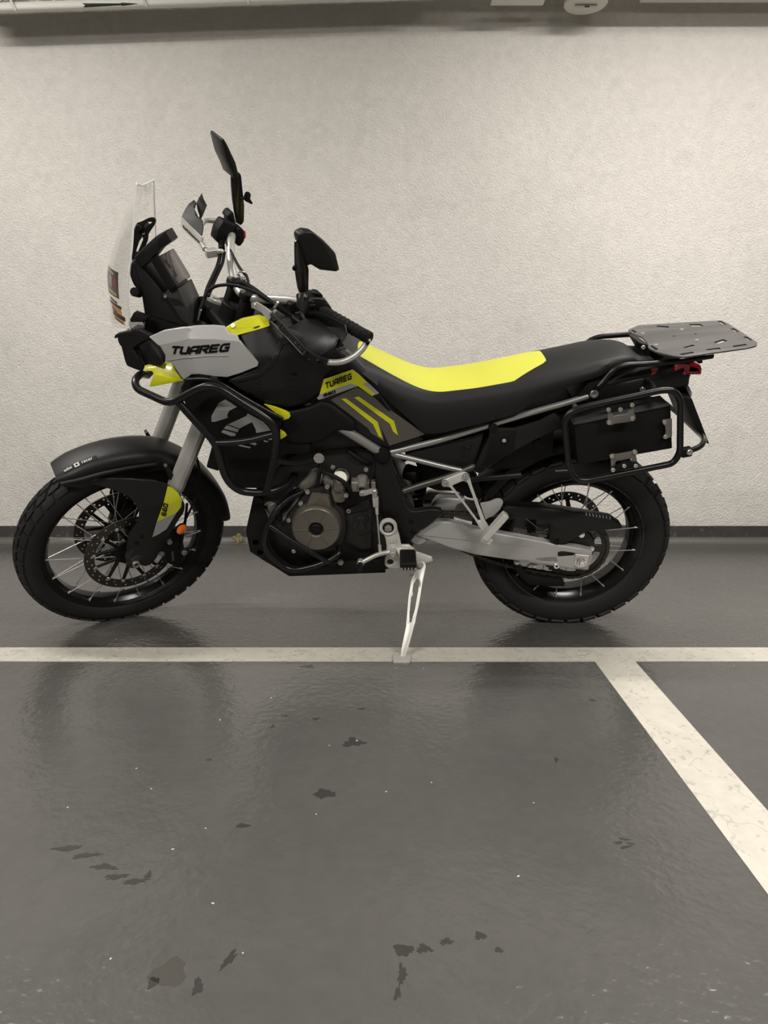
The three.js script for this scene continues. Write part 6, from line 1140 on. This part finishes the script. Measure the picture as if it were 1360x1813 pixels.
  // near hand guard
  const hg = part('hand_guard', tube([[-.1106,1.1807,.447],[-.1221,1.1638,.45],[-.147,1.1441,.45],[-.1816,1.1265,.44],[-.2157,1.1239,.42],[-.2428,1.1243,.39],[-.2535,1.1283,.36],[-.2707,1.1523,.29],[-.289,1.1756,.22],[-.2963,1.1858,.17],[-.3082,1.1854,.15]], 0.0085, { f: 0.03 }), M.alloy, { s: true, label: 'hand guard with alloy bar and black shell' });
  sub(hg, 'mount_plate', loft([[[-.2923,1.1666,.222],[-.2989,1.1785,.19],[-.3051,1.1787,.16],[-.3095,1.177,.145]], [[-.285,1.1925,.222],[-.2898,1.1936,.19],[-.304,1.1996,.16],[-.3087,1.1917,.145]]], { thick: -0.008 }), M.alloy, 'flat alloy mounting plate');
  sub(hg, 'mount_bolt', capBolt([[-.3075,1.1894,.162]][0], [-0.3, 0, 0.95], 0.009, 0.006), M.steel);
  sub(hg, 'rail_cover', loft([[[-.2959,1.1722,.226],[-.2881,1.1624,.255],[-.2755,1.1434,.3],[-.2583,1.1217,.37],[-.2418,1.1144,.405],[-.2247,1.1174,.428]], [[-.2948,1.1809,.229],[-.287,1.1741,.258],[-.2766,1.1557,.303],[-.2597,1.1321,.373],[-.2433,1.1232,.408],[-.2242,1.1261,.43]], [[-.2907,1.1884,.227],[-.2832,1.1845,.255],[-.2748,1.1707,.3],[-.2581,1.1484,.37],[-.2419,1.1391,.405],[-.2191,1.1366,.428]], [[-.2871,1.1909,.222],[-.2808,1.1888,.25],[-.2703,1.1757,.295],[-.2557,1.1513,.365],[-.2373,1.141,.4],[-.2146,1.1385,.424]]], { thick: -0.008, crease: 0.5 }), M.plastic, 'black rail cover with raised name');
  sub(hg, 'shell', loft([[[-.2778,1.1737,.27],[-.2667,1.1627,.3],[-.2558,1.1489,.33],[-.2492,1.1443,.36],[-.2335,1.1397,.405],[-.2086,1.1491,.43],[-.1982,1.1668,.435]], [[-.2634,1.1689,.275],[-.2502,1.1704,.31],[-.2418,1.1668,.345],[-.2313,1.1585,.375],[-.2179,1.1632,.415],[-.2077,1.1762,.437],[-.1987,1.1824,.437]], [[-.2463,1.1673,.27],[-.2304,1.1759,.295],[-.2177,1.1775,.33],[-.2072,1.1752,.36],[-.2022,1.1813,.4],[-.201,1.1877,.43],[-.196,1.1901,.433]], [[-.232,1.1636,.262],[-.208,1.1843,.275],[-.1859,1.1874,.3],[-.1777,1.1842,.335],[-.1768,1.1852,.375],[-.1822,1.1902,.4],[-.1893,1.1933,.42]]], { thick: -0.004, crease: 0.9 }), M.plastic, 'black hand guard shell');
  sub(hg, 'spoiler', loft([[[-.2078,1.1811,.27],[-.1813,1.1824,.295],[-.1734,1.1804,.335],[-.1747,1.1831,.375],[-.1822,1.1836,.405],[-.1929,1.1648,.425]], [[-.2156,1.1942,.275],[-.1963,1.2038,.295],[-.1762,1.2029,.34],[-.1654,1.1993,.385],[-.1703,1.1901,.415],[-.1881,1.1683,.43]], [[-.2112,1.2023,.28],[-.1942,1.2125,.295],[-.1747,1.2135,.345],[-.1586,1.2148,.405],[-.1618,1.2004,.423],[-.1707,1.1842,.428]]], { thick: -0.004, crease: 0.5 }), M.plastic, 'black upper spoiler of the guard');
  {
    const a = [[-.2879,1.1762,.262],[-.2611,1.1382,.376],[-.2853,1.1902,.262]], u = V(a[1]).sub(V(a[0])), L = u.length(); u.normalize();
    const up = V(a[2]).sub(V(a[0])); up.addScaledVector(u, -up.dot(u)).normalize();
    const q = words('Barkbusters', 0.0135, 0.0012), k = L / q.width;
    q.g.scale(k, 1.05, 1); q.g.translate(0, -0.002, 0);
    const lg = onPlane(q.g, a[0], [u.x, u.y, u.z], [up.x, up.y, up.z]); lg.translate(-0.003, 0.0012, 0.0052);
    sub(hg, 'name_lettering', lg, dark([0.03, 0.03, 0.029], 0.5), 'raised black lettering');
  }
  sub(hg, 'bolt', pieces([[-.2894,1.1781,.245],[-.2412,1.1343,.418]].map((p) => capBolt(p, [-0.3, -0.1, 0.95], 0.006, 0.006))), M.matt);
  sub(hg, 'end_weight', merge(rod(BL[4], [-0.108, 1.189, 0.452], 0.017), capBolt([[-.1174,1.1796,.457]][0], [0, 0, 1], 0.006, 0.003)), M.matt);
  // near mirror
  const mr = part('mirror', slab([[-.2343,1.4133],[-.2326,1.4231],[-.2176,1.4306],[-.198,1.4269],[-.17,1.4043],[-.1452,1.3786],[-.1296,1.3605],[-.1188,1.3154],[-.1306,1.3122],[-.1734,1.3203],[-.1972,1.3376],[-.2086,1.3337],[-.2162,1.3556],[-.2278,1.3906]], { t: 0.035, b: 0.006, bs: 3, r: 0.004, zf: (x, y) => 0.30 - 0.25 * Math.abs(x + y * 0.6 - 0.66), seg: 0.03, crease: 0.3 }), M.plastic, { s: true, label: 'black folding mirror above the near grip' });
  sub(mr, 'stalk', merge(slab([[-.24,1.3995],[-.234,1.4052],[-.2222,1.4025],[-.2156,1.3814],[-.212,1.3396],[-.2093,1.2611],[-.226,1.2609],[-.2332,1.2733],[-.2405,1.3289]], { z: 0.28, t: 0.01, b: 0.003, r: 0.006 }), slab([[-.2235,1.3935],[-.2116,1.3881],[-.2019,1.3417],[-.1942,1.3175],[-.1953,1.2576],[-.2046,1.2511],[-.2213,1.2569],[-.2203,1.337]], { z: 0.265, t: 0.012, b: 0.003, r: 0.006 })), M.gloss, 'black clamp arm');
  sub(mr, 'ball_joint', merge(rod([[-.2162,1.257,.265]][0], [[-.2141,1.2373,.255]][0], 0.006), (() => { const s = new THREE.SphereGeometry(0.011, 16, 10); const p = [[-.2167,1.2636,.268]][0]; s.translate(...p); return s; })()), M.steel);
  sub(mr, 'arm_screw', capBolt([[-.2418,1.335,.28]][0], [-0.5, 0, 0.85], 0.007, 0.008), M.matt);
  // far mirror
  const fm = part('mirror', slab([[-.2207,1.4972],[-.2183,1.5025],[-.2127,1.5014],[-.2035,1.4856],[-.1937,1.4623],[-.1809,1.433],[-.1727,1.3927],[-.1783,1.387],[-.1885,1.3858],[-.1982,1.415],[-.2115,1.4463],[-.2175,1.4764]], { z: -0.26, t: 0.1, b: 0.006, bs: 2, r: 0.004 }), M.plastic, { s: true, label: 'black upright mirror above the far grip' });
  sub(fm, 'stalk', merge(slab([[-.1915,1.3876],[-.1796,1.3963],[-.1696,1.3953],[-.1675,1.3676],[-.1739,1.2442],[-.1843,1.2456],[-.1915,1.3179],[-.1924,1.3591]], { z: -0.28, t: 0.012, b: 0.003, r: 0.006 }), slab([[-.17,1.3906],[-.1596,1.394],[-.1541,1.3854],[-.1497,1.2945],[-.1539,1.2422],[-.1665,1.2319],[-.1784,1.2433],[-.1698,1.335]], { z: -0.293, t: 0.012, b: 0.003, r: 0.006 })), M.gloss, 'black clamp arm');
  sub(fm, 'wing_knob', merge(slab([[-.151,1.3254],[-.1436,1.3371],[-.1325,1.3351],[-.1301,1.3262],[-.134,1.3171],[-.1249,1.3007],[-.1305,1.2986],[-.1426,1.3066],[-.1507,1.3102]], { z: -0.28, t: 0.014, b: 0.003, r: 0.004 }), rod([[-.1658,1.3197,-.287]][0], [[-.1451,1.3193,-.287]][0], 0.005)), M.matt, 'black wing knob');
  // far cluster: brake reservoir, switch, guard
  const rc = part('brake_master', merge(slab([[-.2728,1.2192],[-.2617,1.2509],[-.2413,1.2764],[-.2019,1.256],[-.2056,1.2337],[-.222,1.2002],[-.2597,1.2047]], { z: -0.24, t: 0.05, b: 0.006, r: 0.006, bs: 2 }), slab([[-.2197,1.2716],[-.2083,1.2856],[-.1958,1.2879],[-.1909,1.2641],[-.1945,1.2489]], { z: -0.27, t: 0.05, b: 0.006, r: 0.006 }), rod([[-.2503,1.2115,-.25]][0], [[-.261,1.1966,-.22]][0], 0.01)), M.matt, { s: true, label: 'black brake reservoir on the far bar' });
  sub(rc, 'switch_pod', slab([[-.2023,1.2486],[-.1855,1.2503],[-.1762,1.2333],[-.1793,1.2059],[-.196,1.1901],[-.2081,1.1979]], { z: -0.23, t: 0.05, b: 0.008, r: 0.008 }), M.matt);
  sub(rc, 'kill_switch', slab([[-.1831,1.2419],[-.1727,1.2354],[-.1719,1.2206],[-.1768,1.2105],[-.1837,1.2143]], { z: -0.235, t: 0.03, b: 0.003, r: 0.003 }), M.red, 'red switch');
  const fg = part('hand_guard', tube([[-.2946,1.2298,-.13],[-.308,1.2166,-.16],[-.3245,1.2173,-.19],[-.3243,1.2264,-.212]], 0.008, { f: 0.03 }), M.alloy, { s: true, label: 'far hand guard with white name strip' });
  sub(fg, 'name_strip', loft([[[-.3299,1.2143,-.4],[-.3273,1.211,-.33],[-.3318,1.2216,-.21]], [[-.3248,1.2442,-.4],[-.3219,1.2417,-.33],[-.3259,1.2484,-.21]]], { thick: -0.008 }), std(lin(0.55, 0.53, 0.48), 0.45), 'white strip with black name');
  {
    const a = [[-.3291,1.2177,-.382],[-.3298,1.2239,-.228],[-.3272,1.2341,-.382]], u = V(a[1]).sub(V(a[0])), L = u.length(); u.normalize();
    const up = V(a[2]).sub(V(a[0])); up.addScaledVector(u, -up.dot(u)).normalize();
    const q = words('Barkbusters', 0.0095, 0.001); q.g.scale(L / q.width, 1, 1); q.g.translate(0, 0.001, 0.0);
    let g = onPlane(q.g, a[0], [u.x, u.y, u.z], [up.x, up.y, up.z]); g.translate(-0.002, 0.002, 0.009);
    sub(fg, 'name_lettering', g, M.black, 'black lettering on white');
  }
  sub(fg, 'shell', loft([[[-.323,1.2452,-.4],[-.3204,1.2419,-.34],[-.3212,1.2437,-.28],[-.3224,1.2481,-.22]], [[-.3071,1.2615,-.41],[-.3019,1.2542,-.36],[-.3006,1.2572,-.3],[-.3022,1.2579,-.26]], [[-.289,1.2748,-.42],[-.2884,1.277,-.38],[-.2897,1.2633,-.34],[-.2917,1.2656,-.3]], [[-.2674,1.2816,-.43],[-.2711,1.2839,-.4],[-.2883,1.2725,-.37],[-.2938,1.2638,-.34]]], { thick: -0.004, crease: 0.7 }), M.plastic, 'grey-black guard shell');
  sub(fg, 'spoiler', loft([[[-.2644,1.2728,-.42],[-.2687,1.2602,-.4],[-.2709,1.2474,-.38],[-.2847,1.2378,-.35]], [[-.2512,1.2857,-.43],[-.2512,1.2745,-.41],[-.2534,1.2617,-.39],[-.2688,1.2427,-.37]], [[-.2362,1.2953,-.44],[-.2344,1.2779,-.43],[-.2327,1.2664,-.41],[-.2599,1.2461,-.38]]], { thick: -0.004, crease: 0.5 }), M.plastic);
  sub(fg, 'end_bar', tube([[-.1616,1.1927,-.44],[-.1884,1.1948,-.45],[-.2308,1.2056,-.45],[-.2487,1.1916,-.44]], 0.0085, { f: 0.02 }), M.alloy);
  sub(fg, 'clamp', merge(box(...[[-.3191,1.222,-.15]][0], 0.035, 0.024, 0.024, 0.004), capBolt([[-.3314,1.2289,-.17]][0], [0, 0, 1], 0.009, 0.005)), M.alloy);
}

renderer.render(scene, camera);
